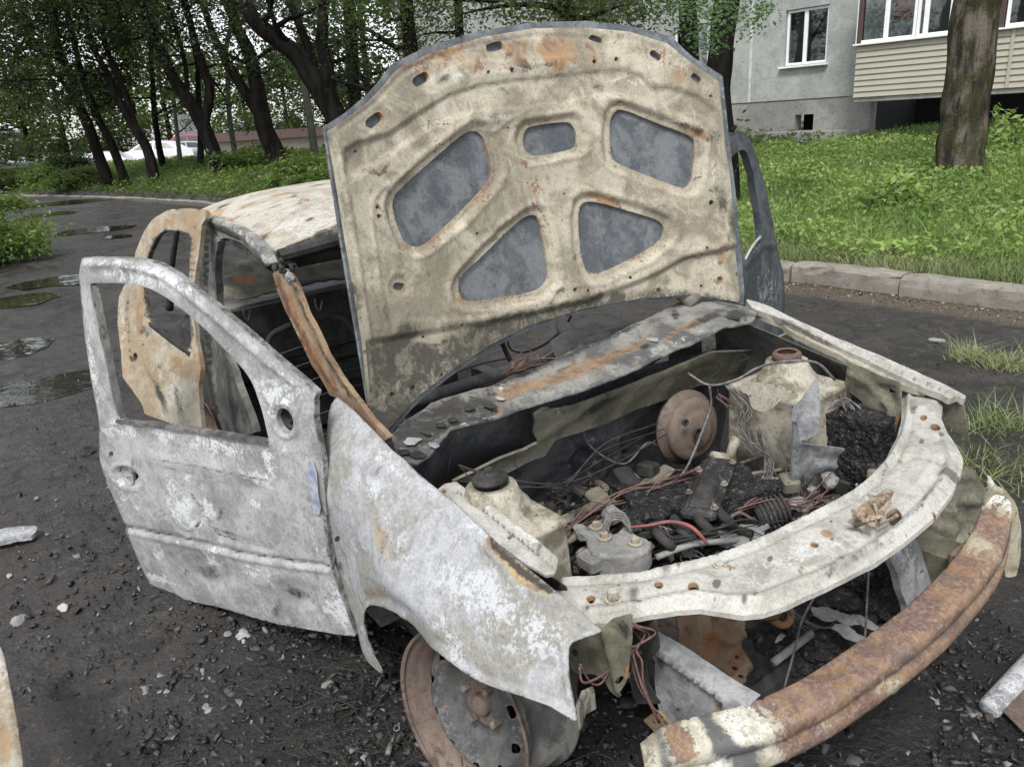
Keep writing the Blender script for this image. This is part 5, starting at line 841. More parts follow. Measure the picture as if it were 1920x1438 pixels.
# ---------------- kerb stones
km = burnt('kerb_concrete', (.19, .175, .15), (.26, .24, .21), ash=(.33, .31, .28), base_ash=-.1, base_soot=.24, soot=(.09, .08, .055), fine=.8, rough=.9, speck=.5)
mb = MB(); x = -34.; r_ = random.Random(3)
while x < 12:
    L_ = 1.0+r_.uniform(-.02, .02); j = r_.uniform(-.012, .012)
    x2 = x+L_-.018; y1, y2 = float(kerby(x)), float(kerby(x2)); t = np.array([x2-x, y2-y1, 0]); t /= np.linalg.norm(t); nn = np.array([-t[1], t[0], 0]); z = groundz(x, y1-.05)
    R = np.stack([t, nn, (0, 0, 1)], 1); c0_ = np.array([(x+x2)/2, (y1+y2)/2+j+.02, z+.02-.14*(x < -9)+j*.4])
    sc_ = []
    for q_ in np.linspace(-1, 1, 9 if x > -6 else 3):
        hx_ = (x2-x)/2-(.012 if abs(q_) == 1 else 0); pf = [(-.115,-.16),(-.118,.06),(-.112,.115),(-.095,.138),(-.05,.148),(.05,.149),(.10,.140),(.12,.12),(.12,-.16)]; kq = .93 if abs(q_) == 1 else 1.
        sc_.append([c0_+t*q_*(x2-x)/2+nn*(a_*kq+.007*r_.gauss(0, 1)*(a_ < 0))+np.array([0, 0, b_*kq+.004*r_.gauss(0, 1)]) for a_, b_ in pf])
    mb.loft(sc_); x += L_
    continue
    mb.box(((x+x2)/2, (y1+y2)/2+j+.02, z+.02-.14*(x < -9)+j*.4), ((x2-x)/2, .12, .15), R, .022); x += L_
kb = mb.build('kerb', km, None, False); tag(kb, kind='structure')
# ---------------- foliage
def leafmat(name, c1, c2, c3=None, tr=.35, rough=.5):
    m = NT(name); a = m.n('Attribute', attribute_name='stain', out=0); sp = m.t.nodes.new('ShaderNodeSeparateColor'); m.t.links.new(a, sp.inputs[0])
    col = m.mix(sp.outputs[0], c1, c2)
    if c3: col = m.mix(m.step(sp.outputs[1], .86, .9), col, c3)
    m.fin(col, rough, 0, None, .3)
    tl = m.t.nodes.new('ShaderNodeBsdfTranslucent'); m.put(tl.inputs[0], m.mix(.5, col, (.30, .42, .06), 'MIX')); mx = m.t.nodes.new('ShaderNodeMixShader'); mx.inputs[0].default_value = tr
    m.t.links.new(m.b.outputs[0], mx.inputs[1]); m.t.links.new(tl.outputs[0], mx.inputs[2]); m.t.links.new(mx.outputs[0], m.t.nodes['Material Output'].inputs[0]); return m.m
def leaves(name, P, size, mat, parent=None, up=.3, aspect=2.0, seed=0, clump=.7, var=.4):
    """one bent leaf (a kite folded along its midrib) at every point of P"""
    rg = np.random.default_rng(seed); n = len(P); P = np.asarray(P, float)
    d = rg.normal(size=(n, 3)); d[:, 2] = d[:, 2]*.6-up*0; d /= np.linalg.norm(d, axis=1)[:, None]
    nn = rg.normal(size=(n, 3))*.8; nn[:, 2] += up*3; s = np.cross(d, nn); s /= np.linalg.norm(s, axis=1)[:, None]+1e-9; nn = np.cross(s, d)
    L = size*rg.uniform(1-var, 1+var, n)[:, None]; W_ = L/aspect
    a = P; b = P+d*L*.45+s*W_*.5+nn*L*.06; c = P+d*L; e_ = P+d*L*.45-s*W_*.5+nn*L*.06
    V = np.stack([a, b, c, e_], 1).reshape(-1, 3); k = np.arange(n)*4; T = np.vstack([np.stack([k, k+1, k+2], 1), np.stack([k, k+2, k+3], 1)])
    cl = np.array([noise.noise(Vector(p)*clump) for p in P])*.9+.5; A = np.zeros((n, 3)); A[:, 0] = np.clip(cl+rg.normal(0, .2, n), 0, 1); A[:, 1] = rg.random(n)
    return mesh(name, V, None, mat, parent, False, np.repeat(A, 4, 0), tris=T)
LM = {'dark': leafmat('dark_leaves', (.004,.008,.005), (.010,.019,.009), None, .25), 'mid': leafmat('mid_leaves', (.011,.022,.008), (.032,.050,.017), None, .35), 'light': leafmat('light_leaves', (.04,.07,.022), (.09,.135,.04), None, .4),
      'cover': leafmat('ground_cover_leaves', (.10,.18,.045), (.26,.37,.10), (.32,.36,.18), .35), 'dry': leafmat('dry_grass', (.13,.19,.06), (.26,.28,.14), (.31,.29,.19), .25), 'bank': leafmat('bank_leaves', (.035,.075,.016), (.14,.21,.045), (.17,.18,.07), .35), 'rowan': leafmat('rowan_leaves', (.05,.11,.05), (.11,.20,.09), None, .35)}
def scatter(n, xr, yr, dens, seed):
    rg = np.random.default_rng(seed); out = []
    while sum(map(len, out)) < n:
        X = np.stack([rg.uniform(*xr, n), rg.uniform(*yr, n)], 1); k = rg.random(n) < dens(X[:, 0], X[:, 1]); out.append(X[k])
    return np.vstack(out)[:n]
def onground(X, hgt): return np.column_stack([X, hmean(X[:, 0], X[:, 1])+hgt])
rg = np.random.default_rng(5)
# lush ground cover on the right bank
X = scatter(150000, (-9, 4.5), (4.2, 20), lambda x, y: (y-kerby(x) > .4+.25*np.sin(x*3))*np.clip(1.25-(y-kerby(x))/22, .1, 1)**1.5, 1)
cl = np.array([noise.noise(Vector((a*1.3, b*1.3, 3))) for a, b in X]); hh = rg.random(len(X))**.6*(.13+.16*np.clip(cl+.35, 0, 1))
tag(leaves('ground_cover', onground(X, hh), .060, LM['cover'], None, .55, 1.5, 11, .9), kind='stuff')
def blades(name, X, hmin, hmax, wd, mat, seed, lean=.35):
    rg = np.random.default_rng(seed); n = len(X); B = onground(X, -.01); h = rg.uniform(hmin, hmax, n)[:, None]; a = rg.uniform(0, 6.28, n); s = np.stack([np.cos(a), np.sin(a), np.zeros(n)], 1)*wd
    l = np.stack([rg.normal(0, lean, n), rg.normal(0, lean, n), np.ones(n)], 1)*h; m1 = B+l*.55; l2 = l.copy(); l2[:, :2] *= 1.7; t = B+l2
    V = np.stack([B-s, B+s, m1+s*.8, m1-s*.8, t], 1).reshape(-1, 3); k = np.arange(n)*5; T = np.vstack([np.stack([k, k+1, k+2], 1), np.stack([k, k+2, k+3], 1), np.stack([k+3, k+2, k+4], 1)])
    cl = np.array([noise.noise(Vector((p[0]*1.1, p[1]*1.1, 2))) for p in B])*.9+.5; A = np.zeros((n, 3)); A[:, 0] = np.clip(cl+rg.normal(0, .22, n), 0, 1); A[:, 1] = rg.random(n)
    return mesh(name, V, None, mat, None, False, np.repeat(A, 5, 0), tris=T)
X = scatter(42000, (-8, 3), (3.8, 9), lambda x, y: (y-kerby(x) > .13)*np.exp(-((y-kerby(x)-.3)/1.1)**2), 2)
tag(blades('verge_grass', X, .05, .20, .0035, LM['dry'], 3), kind='stuff')
X = scatter(26000, (-8, 3), (4.2, 14), lambda x, y: (y-kerby(x) > .5)*np.exp(-((y-kerby(x)-1.2)/3)**2), 4)
tag(blades('tall_grass', X, .12, .34, .0035, LM['cover'], 5, .25), kind='stuff')
X = scatter(7000, (-.4, 2.2), (1.6, 4.3), lambda x, y: sstep(np.array([noise.noise(Vector((a*.9+7, b*.9, 4.9))) for a, b in zip(x, y)]), .05, .3)*(x > -.1), 6)
tag(blades('sparse_grass', X, .02, .09, .0025, LM['dry'], 7, .6), kind='stuff')
# far left bank
X = scatter(60000, (-48, -9), (-1, 16), lambda x, y: (y-kerby(x) > .15)*np.clip(1.3-(y-kerby(x))/15, .15, 1), 8)
tag(leaves('bank_cover', onground(X, rg.random(len(X))*.22), .12, LM['bank'], None, .5, 2.2, 12, .45), kind='stuff')
X = scatter(16000, (-26, -8.5), (-7, -1.4), lambda x, y: (-1.8-.02*x-.2-y > 0)*1., 9)
tag(leaves('verge_cover', onground(X, rg.random(len(X))*.22), .085, LM['bank'], None, .5, 2., 13, .6), kind='stuff')
# ---------------- trees
bark = NT('dark_bark'); bn = bark.noise(7, 8, .7, vec=bark.n('Mapping', {'Vector': bark.obj(), 'Scale': (1, 1, .25)})); bf = bark.noise(45, 5, .6)
M['bark'] = bark.fin(bark.mix(bark.step(bn, .4, .6), (.006, .0055, .005), (.018, .016, .014)), .95, 0, bark.bump(bark.math('ADD', bn, bark.math('MULTIPLY', bf, .3)), 1., .05), .1)
bark = NT('mossy_bark'); bn = bark.noise(9, 8, .7, vec=bark.n('Mapping', {'Vector': bark.obj(), 'Scale': (1, 1, .22)})); bf = bark.noise(30, 6, .65); bm_ = bark.noise(3.2, 5, .6)
c_ = bark.mix(bark.step(bn, .4, .62), (.030, .026, .021), (.15, .13, .105)); c_ = bark.mix(bark.step(bark.math('ADD', bm_, bark.math('MULTIPLY', bf, .35)), .62, .76, 0, .75), c_, (.040, .046, .016))
M['mossbark'] = bark.fin(c_, .95, 0, bark.bump(bark.math('ADD', bn, bark.math('MULTIPLY', bf, .45)), 1., .06), .1)
M['greybark'] = plainmat('grey_green_bark', (.09, .10, .075), (.05, .055, .04), .9, 9, .8, bd=.03)
def stem(mb, pts, d, w0, w1, seed, n=14, root=False):
    P = spline([wat(u, v, d) for u, v in pts], 6); k0 = len(P); r0, r1 = w0/2*d/F, w1/2*d/F; r = np.linspace(w0, w1, k0)/2*((P-WC)@WB[2])/F; r0 = r[0]
    if root:
        gz = groundz(P[0][0], P[0][1]); zs = [q for q in (gz-.2, gz, gz+.12, gz+.3) if q < P[0][2]-.05] or [P[0][2]-.3]
        P = np.vstack([[(P[0][0], P[0][1], q) for q in zs], P]); r = np.concatenate([[r0*(1+.45*math.exp(-max(0, q-gz)/.14)) for q in zs], r])
    k = len(P); r = r*(1+.10*np.array([noise.noise(Vector((i*.2, seed, 0))) for i in range(k)]))
    P = P+np.stack([[.22*r0*noise.noise(Vector((i*.12, seed+a*5, 1))) for a in range(3)] for i in range(k)])
    mb.tube(P, r, n); return P
def tree(name, label, d, stems, crown, mat='bark', leaf='dark', lsize=.11, nl=5000, group=None, seed=0, low=.35, limbs=6):
    if d is None: b_ = wground(stems[0][0][0][0], stems[0][0][0][1]); d = math.hypot(b_[0]-WC[0], b_[1]-WC[1])
    base = wat(*stems[0][0][0], d); gz = groundz(base[0], base[1])
    t = empty(name, (0, 0, 0), label, 'tree', group); mb = MB(); rg = random.Random(seed); ends = []
    for i, (pts, w0, w1) in enumerate(stems):
        P = stem(mb, pts, d+(0 if i == 0 else .01), w0, w1, seed+i, root=i == 0)
        top = P[-1]; dr = P[-1]-P[-4]; dr /= np.linalg.norm(dr); Q = [top]; 
        for k in range(5): dr = dr+np.array([rg.gauss(0, .12), rg.gauss(0, .12), .12]); dr /= np.linalg.norm(dr); Q.append(Q[-1]+dr*1.1)
        rt = w1/2*d/F; mb.tube(Q, np.linspace(rt, rt*.25, len(Q)), 7); ends += Q[1:]
        for k in range(limbs):
            p = P[rg.randrange(len(P)//3, len(P))] if rg.random() < .55 else Q[rg.randrange(len(Q))]; a = rg.uniform(0, 6.28); L_ = rg.uniform(1.0, 2.6); q = [p]; dv = np.array([math.cos(a), math.sin(a), rg.uniform(-.05, .6)])
            for j in range(4): dv = dv+np.array([rg.gauss(0, .25), rg.gauss(0, .25), rg.gauss(-.05, .15)]); dv /= np.linalg.norm(dv); q.append(q[-1]+dv*L_/4)
            mb.tube(q, np.linspace(rt*.45, .012, 5), 5); ends += [q[2], q[3], q[4]]
    mb.build('trunk', M[mat], t, True)
    C_ = [(e_, rg.uniform(.45, .9)) for e_ in ends]+[(wat(u, v, d+dd), r) for u, v, dd, r in crown]
    g_ = np.random.default_rng(seed+99); per = max(4, int(nl/len(C_))); pts = []
    for c, r in C_:
        q = g_.normal(size=(int(per*(r/.7)**1.6), 3)); q /= np.linalg.norm(q, axis=1)[:, None]; q *= (g_.random(len(q))**.45)[:, None]*r; q[:, 2] *= .7
        # leaves gather in sprays
        kk = max(1, len(q)//9); ctr = q[:kk]; q = ctr[g_.integers(0, kk, len(q))]+g_.normal(0, .16, q.shape)*r; pts.append(c+q)
    leaves('crown', np.vstack(pts), lsize, LM[leaf], t, .15, 2.2, seed, .8)
    return t
def rc(u0, u1, v0, v1, n, seed, dd=2.5, r=(.5, 1.1)):
    g = random.Random(seed); return [(g.uniform(u0, u1), g.uniform(v0, v1), g.uniform(-dd, dd), g.uniform(*r)) for _ in range(n)]
TG = 'dark leaning trees along the far verge'
tree('leaning_tree', 'leftmost dark tree of the row on the far verge, leaning left', 28.5, [([(198,324),(170,250),(150,200),(133,143),(113,100),(100,33)], 22, 13), ([(158,222),(128,170),(105,140)], 10, 6)], rc(-80,170,-70,120,46,1)+rc(0,120,120,200,7,2,1,(.4,.6)), nl=20000, group=TG, seed=1)
tree('leaning_tree', 'second dark tree from the left on the far verge, slender', 28, [([(230,328),(207,267),(180,213),(157,150),(143,100),(130,40)], 17, 9)], rc(40,260,-70,75,34,3), nl=15000, group=TG, seed=2)
tree('forked_tree', 'dark forked tree standing in front of the parked white saloon', 27, [([(290,338),(277,283),(253,240),(233,207),(213,173),(197,133),(173,83),(160,40)], 21, 9), ([(253,240),(240,190),(224,150),(213,123),(197,83),(187,30)], 14, 8)], rc(120,330,-70,50,30,4), nl=13000, group=TG, seed=3)
tree('straight_tree', 'slim dark trunk just right of the white saloon', 31, [([(307,312),(297,267),(290,217),(286,150),(283,90)], 13, 8)], rc(230,350,20,130,10,5), nl=3500, leaf='mid', mat='bark', seed=4, group=TG)
tree('straight_tree', 'thin mossy trunk before the red parked car', 33, [([(340,315),(333,260),(327,200),(323,140)], 9, 6)], rc(260,380,90,190,10,6,2,(.4,.8)), nl=3500, leaf='light', mat='greybark', seed=5, group=TG)
tree('straight_tree', 'short dark trunk close behind the thick forked tree', 29, [([(377,320),(377,267),(373,200),(370,120)], 13, 9)], rc(320,430,-20,80,8,7), nl=3000, leaf='mid', seed=6, group=TG)
tree('forked_tree', 'thick black tree forking at half height left of the white wall', 26, [([(418,332),(400,283),(377,233),(360,200),(333,160),(317,127),(300,93),(283,60),(267,20),(255,-30)], 30, 12), ([(382,240),(393,173),(383,133),(367,83),(350,20)], 19, 12), ([(352,190),(348,130),(338,80),(318,20)], 9, 7)], rc(240,450,-80,40,26,8), nl=11000, group=TG, seed=7)
tree('straight_tree', 'green-grey trunk in front of the low white building', 31, [([(445,308),(437,267),(430,217),(427,160),(424,90)], 11, 8)], rc(380,480,-20,90,8,9), nl=2500, leaf='mid', mat='greybark', seed=8, group=TG)
tree('leaning_tree', 'broad black tree with two stems beside the low white building', 25, [([(517,292),(500,250),(490,207),(480,150),(467,100),(440,40),(425,-20)], 36, 18), ([(487,215),(450,160),(427,117),(400,67),(375,0)], 22, 10)], rc(370,520,-80,20,20,10), nl=9000, group=TG, seed=9)
tree('straight_tree', 'thin grey trunk left of the raised bonnet', 29, [([(588,278),(580,217),(573,167),(565,100),(560,30)], 15, 11)], rc(520,620,20,110,9,11,2,(.4,.8)), nl=3200, leaf='dark', mat='greybark', seed=10, group=TG)
tree('leaning_tree', 'massive black tree with three stems leaning left behind the bonnet corner', 17, [([(655,260),(640,232),(613,190),(587,150),(560,110),(520,75),(480,40),(450,0),(420,-40)], 46, 24), ([(640,225),(622,180),(613,130),(603,80),(606,20),(612,-30)], 28, 18), ([(612,185),(590,120),(566,60),(540,0)], 20, 13)], rc(400,640,-80,10,18,12,2,(.4,.8)), nl=6000, group=TG, seed=11, lsize=.09)
for i, (u, v0, d, w_, lab) in enumerate(((664,200,19,26,'dark trunk seen just left of the bonnet top'),(768,120,15,30,'dark trunk rising behind the left half of the bonnet'),(862,90,21,19,'slim trunk behind the bonnet, left of its crest'),(1064,90,13,33,'thick trunk behind the crest of the bonnet'),(1140,90,18,27,'pale barked trunk right of the bonnet crest'))):
    tree('backdrop_tree', lab, d, [([(u+4, v0+70), (u+2, v0), (u-2, v0-60), (u-6, v0-130)], w_, w_*.85)], rc(u-110, u+110, -70, 35, 26, 40+i, 1.5, (.35,.8)), nl=6500, leaf='mid' if i % 2 else 'dark', lsize=.075, mat='bark' if i < 4 else 'greybark', seed=20+i, group='trees behind the bonnet')
tree('rowan_tree', 'dark trunk with feathery green leaves between the bonnet and the grey wall', 10.5, [([(1362,330),(1352,250),(1345,170),(1350,90),(1362,20),(1372,-40)], 52, 44)], [(1330,40,-.6,.42),(1290,20,-.5,.4),(1350,70,-.8,.34),(1380,20,-.8,.4),(1310,75,-.6,.26),(1270,0,-.5,.45),(1420,5,-.3,.35),(1440,15,-.2,.25),(1345,25,-.9,.4)], nl=6500, leaf='rowan', lsize=.055, seed=31, limbs=0)
tree('rowan_tree', 'second dark trunk partly hidden by the bonnet corner', 12, [([(1303,300),(1298,200),(1293,90),(1288,0),(1285,-40)], 36, 32)], rc(1180,1300,-60,25,14,51,1,(.3,.6)), nl=5000, leaf='mid', lsize=.07, seed=32, limbs=3)
tree('mossy_tree', 'thick mossy trunk on the bright green bank before the balcony', None, [([(1806,336),(1804,270),(1806,220),(1813,160),(1822,90),(1834,10),(1846,-60)], 82, 82)], rc(1500,2100,-700,-480,16,52,1.5,(.6,1.1)), nl=6000, leaf='mid', lsize=.08, mat='mossbark', seed=33, limbs=0)
# distant woodland, each tree a thing
WL = ['dark-topped low tree above the green shed', 'pale tree just right of the green shed', 'low green tree between the two leftmost leaning trunks', 'tall pale birch-like tree above the white saloon', 'pale tree seen between the forked trees', 'green tree in the fork of the thick black tree', 'pale tree over the dark red roof', 'low green tree over the right half of the red roof', 'green tree just left of the raised bonnet', "green tree behind the bonnet's left shoulder", 'dark tree behind the bonnet between its left shoulder and crest', 'green tree behind the bonnet crest, left side', 'dark tree right behind the bonnet crest', 'green tree right of the bonnet crest', 'green tree against the left end of the grey block', 'green tree beyond the left edge of the road']
for i, (u, v, d, hgt, r, lf) in enumerate(((60,300,60,6.5,2.6,'mid'),(130,300,64,8,2.6,'light'),(205,300,60,6,2.2,'mid'),(268,290,64,12,2.6,'light'),(325,290,68,11,2.8,'light'),(400,285,72,8,3,'mid'),(470,285,68,7,2.8,'light'),(545,280,60,7,2.6,'mid'),(620,275,56,6.5,2.6,'mid'),(700,270,40,12,3.6,'mid'),(790,270,36,11,3.4,'dark'),(880,265,42,13,3.8,'mid'),(970,260,38,12,3.6,'dark'),(1060,255,42,13,3.8,'mid'),(1150,250,36,11,3.4,'mid'),(-60,300,40,10,3.4,'mid'))):
    b = wat(u, v, d); b[2] = groundz(b[0], b[1]); t = empty('woodland_tree', (0, 0, 0), WL[i], 'tree', 'woodland trees in the distance')
    mb = MB(); mb.tube(spline([b-np.array([0,0,.3]), b+np.array([.1,0,hgt*.4]), b+np.array([-.1,.1,hgt*.9])], 5), np.linspace(.22, .05, 11), 7)
    g_ = np.random.default_rng(300+i); pts = []
    for k in range(34):
        z = g_.uniform(.08, 1)*hgt; rr2 = r*math.sin(math.pi*min(1, .15+.85*z/hgt))**.6*g_.random()**.5; a = g_.uniform(0, 6.28); c = b+np.array([rr2*math.cos(a), rr2*math.sin(a), z])
        mb.tube([b+np.array([0,0,z*.8]), c], [.05, .02], 4); q = g_.normal(0, .42, (130, 3))*np.array([1.1, 1.1, .8]); pts.append(c+q)
    mb.build('trunk', M['bark'], t, True); leaves('crown', np.vstack(pts), .26, LM[lf], t, .15, 1.8, 400+i, .35)
# shrubs and single plants
def shrub(name, label, u, v, r, h, leaf, n, ls, seed, d=None, group=None, up=.3):
    b = wground(u, v) if d is None else wat(u, v, d); b = np.array([b[0], b[1], groundz(b[0], b[1])]); t = empty(name, (0, 0, 0), label, 'shrub' if h > .5 else 'plant', group); g_ = np.random.default_rng(seed); mb = MB(); pts = []
    for k in range(22):
        a = g_.uniform(0, 6.28); rr2 = r*g_.random()**.6; c = b+np.array([rr2*math.cos(a), rr2*math.sin(a), h*g_.uniform(.25, 1)*(1-.35*rr2/r)]); mb.tube(spline([b+np.array([rr2*.2*math.cos(a), rr2*.2*math.sin(a), -.02]), (b+c)/2+np.array([0,0,h*.1]), c], 4), np.linspace(.012, .004, 9), 5)
        pts.append(c+g_.normal(0, 1, (n//22, 3))*np.array([r*.22, r*.22, h*.13]))
    mb.build('stems', M['greybark'], t, True); leaves('foliage', np.vstack(pts), ls, LM[leaf], t, up, 2.2, seed, 1.2); return t
shrub('nettle_bush', 'dark green bush at the left edge beside the puddled road', -5, 492, .7, .75, 'bank', 8000, .075, 61)
shrub('nettle_bush', 'lower bush behind the one at the left edge', -30, 418, .8, .6, 'bank', 6000, .09, 62)
for i, (u, v, d, h, lf, lab) in enumerate(((90,345,None,1.5,'light','pale feathery shrub before the green fence'),(20,352,None,1.4,'mid','green shrub at the far left under the cyan panel'),(150,350,None,1.2,'light','low pale shrub left of the leaning tree'),(125,338,None,2.2,'dark','small dark conifer-like bush against the green fence'),(560,300,19,.9,'bank','ferny bush just left of the raised bonnet'),(600,310,17,.8,'bank','ferny bush touching the bonnet edge in view'),(480,300,26,.9,'light','pale weeds under the low white building'))):
    shrub('verge_shrub', lab, u, v, .7 if d and d < 20 else .9, h*(.45 if u < 200 else .7), lf, 4500, .13, 70+i, d)
shrub('hogweed', 'broad-leaved bluish green plant on the bank left of the mossy trunk', 1690, 330, .40, .42, 'cover', 420, .13, 81, 9.6, None, .8)
shrub('weed_tuft', 'tall weed under the dark balcony gap', 1865, 262, .2, .7, 'cover', 160, .12, 82, 15)
shrub('weed_tuft', 'thin weed right of the mossy trunk', 1905, 255, .25, .7, 'cover', 160, .12, 83, 14)
for i, (u, v, lab) in enumerate(((1820,672,'small grass tuft on the bare dirt nearest the kerb'),(1880,690,'grass tuft at the right edge of the dirt'),(1870,800,'larger grass tuft right of the car'))):
    b = wground(u, v); g_ = np.random.default_rng(90+i); X = g_.normal(0, .06+.05*(i == 2), (260, 2))+b[:2]; o = blades('grass_tuft', X, .03, .13, .0025, LM['dry'], 95+i, .7); tag(o, lab, 'grass tuft')
# fallen log
p = [wat(u, v, 17) for u, v in ((528,335),(560,331),(590,327),(620,320),(660,318))]; MB().tube(spline(p, 5), np.linspace(.035, .06, 21), 8); mb = MB(); mb.tube(spline(p, 5), np.linspace(.03, .055, 21), 8); o = mb.build('fallen_branch', M['greybark'], None, True); tag(o, 'pale fallen branch lying on the far verge beside the bonnet', 'branch')
# ---------------- the block of flats
r0 = rays([(-400, 228+1360*.0612)], WB)[0]; fd = -np.array([r0[0], r0[1], 0]); fd /= np.linalg.norm(fd); FP = wat(1510, 190, 20.); FP[2] = 0; fn = np.array([fd[1], -fd[0], 0])
if fn @ (WC-FP) < 0: fn = -fn
def fs(u, v, off=0.):
    d = rays([(u, v)], WB)[0]; t = ((FP+fn*off-WC)@fn)/(d@fn); q = WC+d*t; return ((q-FP)@fd, q[2])
def fw_(s, z, off=0.): return FP+fd*s+fn*off+np.array([0,0,z])
BL = empty('apartment_block', (0, 0, 0), 'pale grey concrete block of flats with a sided balcony behind the bank', 'building')
plaster = burnt('pale_plaster', (.29,.305,.29), (.36,.375,.355), ash=(.42,.43,.41), soot=(.13,.14,.125), base_ash=-.05, base_soot=.10, fine=.30, rough=.9, speck=.25)
concrete = burnt('plinth_concrete', (.20,.20,.19), (.27,.265,.25), ash=(.34,.33,.31), soot=(.12,.12,.11), base_soot=.08, fine=.16, rough=.9, speck=.3)
FB = np.array([fd, -fn, [0,0,1.]])
def slab(name, out, holes, off, th, mat, parent, step=.35):
    V2, T2 = fill(np.array(out, float), [np.array(h, float) for h in holes], step); P3 = np.array([fw_(s, z, off) for s, z in V2]); g = np.cross(P3[T2[:, 1]]-P3[T2[:, 0]], P3[T2[:, 2]]-P3[T2[:, 0]])@fn; T2[g < 0] = T2[g < 0][:, ::-1]
    o = shell(name, P3, T2, np.tile(fn, (len(P3), 1)), th, mat, parent); o.data.polygons.foreach_set('use_smooth', [False]*len(o.data.polygons)); return o
def fbox(name, s0, s1, z0, z1, o0, o1, mat, parent, bev=.006, mb=None):
    m_ = mb or MB(); m_.box(fw_((s0+s1)/2, (z0+z1)/2, (o0+o1)/2), (abs(s1-s0)/2, abs(z1-z0)/2, abs(o1-o0)/2), np.stack([fd, (0,0,1), fn], 1), bev); return m_ if mb else m_.build(name, mat, parent)
zp = .5*(fs(1370,192)[1]+fs(1590,184)[1]); zg = fs(1430,252)[1]-.4; sL = fs(1600,183,1.0)[0]; s_w0, z_w0 = fs(1469,124); s_w1, z_w1 = fs(1556,8); zw = fs(1510,122)[1]; zt_ = fs(1510,15)[1]
s_l0, s_l1 = fs(1262,100)[0], fs(1327,100)[0]
wins = [[(s_w0, zw),(s_w1, zw),(s_w1, zt_),(s_w0, zt_)], [(s_l0, zw),(s_l1, zw),(s_l1, zt_),(s_l0, zt_)]]
ups = [[(a+0, b+2.75) for a, b in w_] for w_ in wins]
slab('wall', [(-16, zp),(16, zp),(16, 8.5),(-16, 8.5)], wins+ups, 0, .3, plaster, BL, .8)
sv, zv = fs(1490,216); sv2, zv2 = fs(1523,245); sg0 = fs(1632,200)[0]
slab('plinth', [(-16, zg),(sg0, zg),(sg0, zp-.012),(-16, zp-.012)], [[(sv, zv2),(sv2, zv2),(sv2, zv),(sv, zv)]], -.02, .3, concrete, BL, .6)
blk = plainmat('shade_black', (.012,.012,.012), None, .9)  # near-black colour standing in for deep shade
fbox('balcony_shade_back', sg0-.1, 16, zg-.6, zp-.02, -2.6, -2.39, blk, BL); fbox('balcony_shade_side', sg0-.1, sg0, zg-.6, zp-.02, -2.4, -.34, blk, BL); fbox('vent_back', sv-.2, sv2+.2, zv2-.2, zv+.2, -.9, -.8, blk, BL)  # black boxes added so the shadow under the balcony turns fully dark
s_a, z_a = fs(1430,251,.5); s_b, z_b = fs(1612,241,.5); fbox('blind_area_slab', s_a, s_b, z_a-.5, z_a+.02, .02, .5, concrete, BL, .01)
sj = fs(1408,100)[0]; fbox('panel_joint', sj-.035, sj+.035, zp, 8.4, .0005, .012, plainmat('joint_mortar', (.55,.56,.54), (.42,.43,.41), .9, 6), BL, .003)
sill_m = plainmat('white_sill', (.74,.75,.76), (.68,.69,.70), .4, 8, .05); pvc = plainmat('white_pvc', (.78,.79,.80), (.74,.75,.76), .35, 8, .03)
gl = NT('window_glass'); glass = gl.fin((.020,.022,.024), .06, 0, None, .7); curtain = plainmat('grey_blind', (.22,.22,.21), (.18,.18,.17), .9, 8); warm = plainmat('wood_cupboard', (.30,.19,.10), (.22,.14,.08), .7, 8)
glt = NT('clear_pane'); glt.fin((1,1,1), .03, 0, None, .5); glt.b.inputs['Transmission Weight'].default_value = 0; 
tr_ = glt.t.nodes.new('ShaderNodeBsdfTransparent'); tr_.inputs[0].default_value = (.80,.84,.84,1); gs_ = glt.t.nodes.new('ShaderNodeBsdfGlossy'); gs_.inputs['Roughness'].default_value = .03; gs_.inputs[0].default_value = (.9,.9,.9,1); mx = glt.t.nodes.new('ShaderNodeMixShader'); fr = glt.n('Fresnel', {'IOR': 1.7}); glt.put(mx.inputs[0], fr)
glt.t.links.new(tr_.outputs[0], mx.inputs[1]); glt.t.links.new(gs_.outputs[0], mx.inputs[2]); glt.t.links.new(mx.outputs[0], glt.t.nodes['Material Output'].inputs[0]); glt = glt.m
def window(s0, s1, z0, z1, off, split=(.45,), parent=BL, label=None):
    wm_ = MB(); f = .055; o0, o1 = off-.07, off
    fbox('', s0, s0+f, z0, z1, o0, o1, None, None, .006, wm_); fbox('', s1-f, s1, z0, z1, o0, o1, None, None, .006, wm_); fbox('', s0+f, s1-f, z1-f, z1, o0, o1, None, None, .006, wm_); fbox('', s0+f, s1-f, z0, z0+f, o0, o1, None, None, .006, wm_)
    for k in split: c = s0+(s1-s0)*k; fbox('', c-f*.8, c+f*.8, z0+f, z1-f, o0+.004, o1-.004, None, None, .006, wm_)
    w_ = wm_.build('window', pvc, parent)
    if label: w_['label'] = label
    fbox('pane', s0+f*.5, s1-f*.5, z0+f*.5, z1-f*.5, off-.045, off-.038, glt, w_, 0); return w_
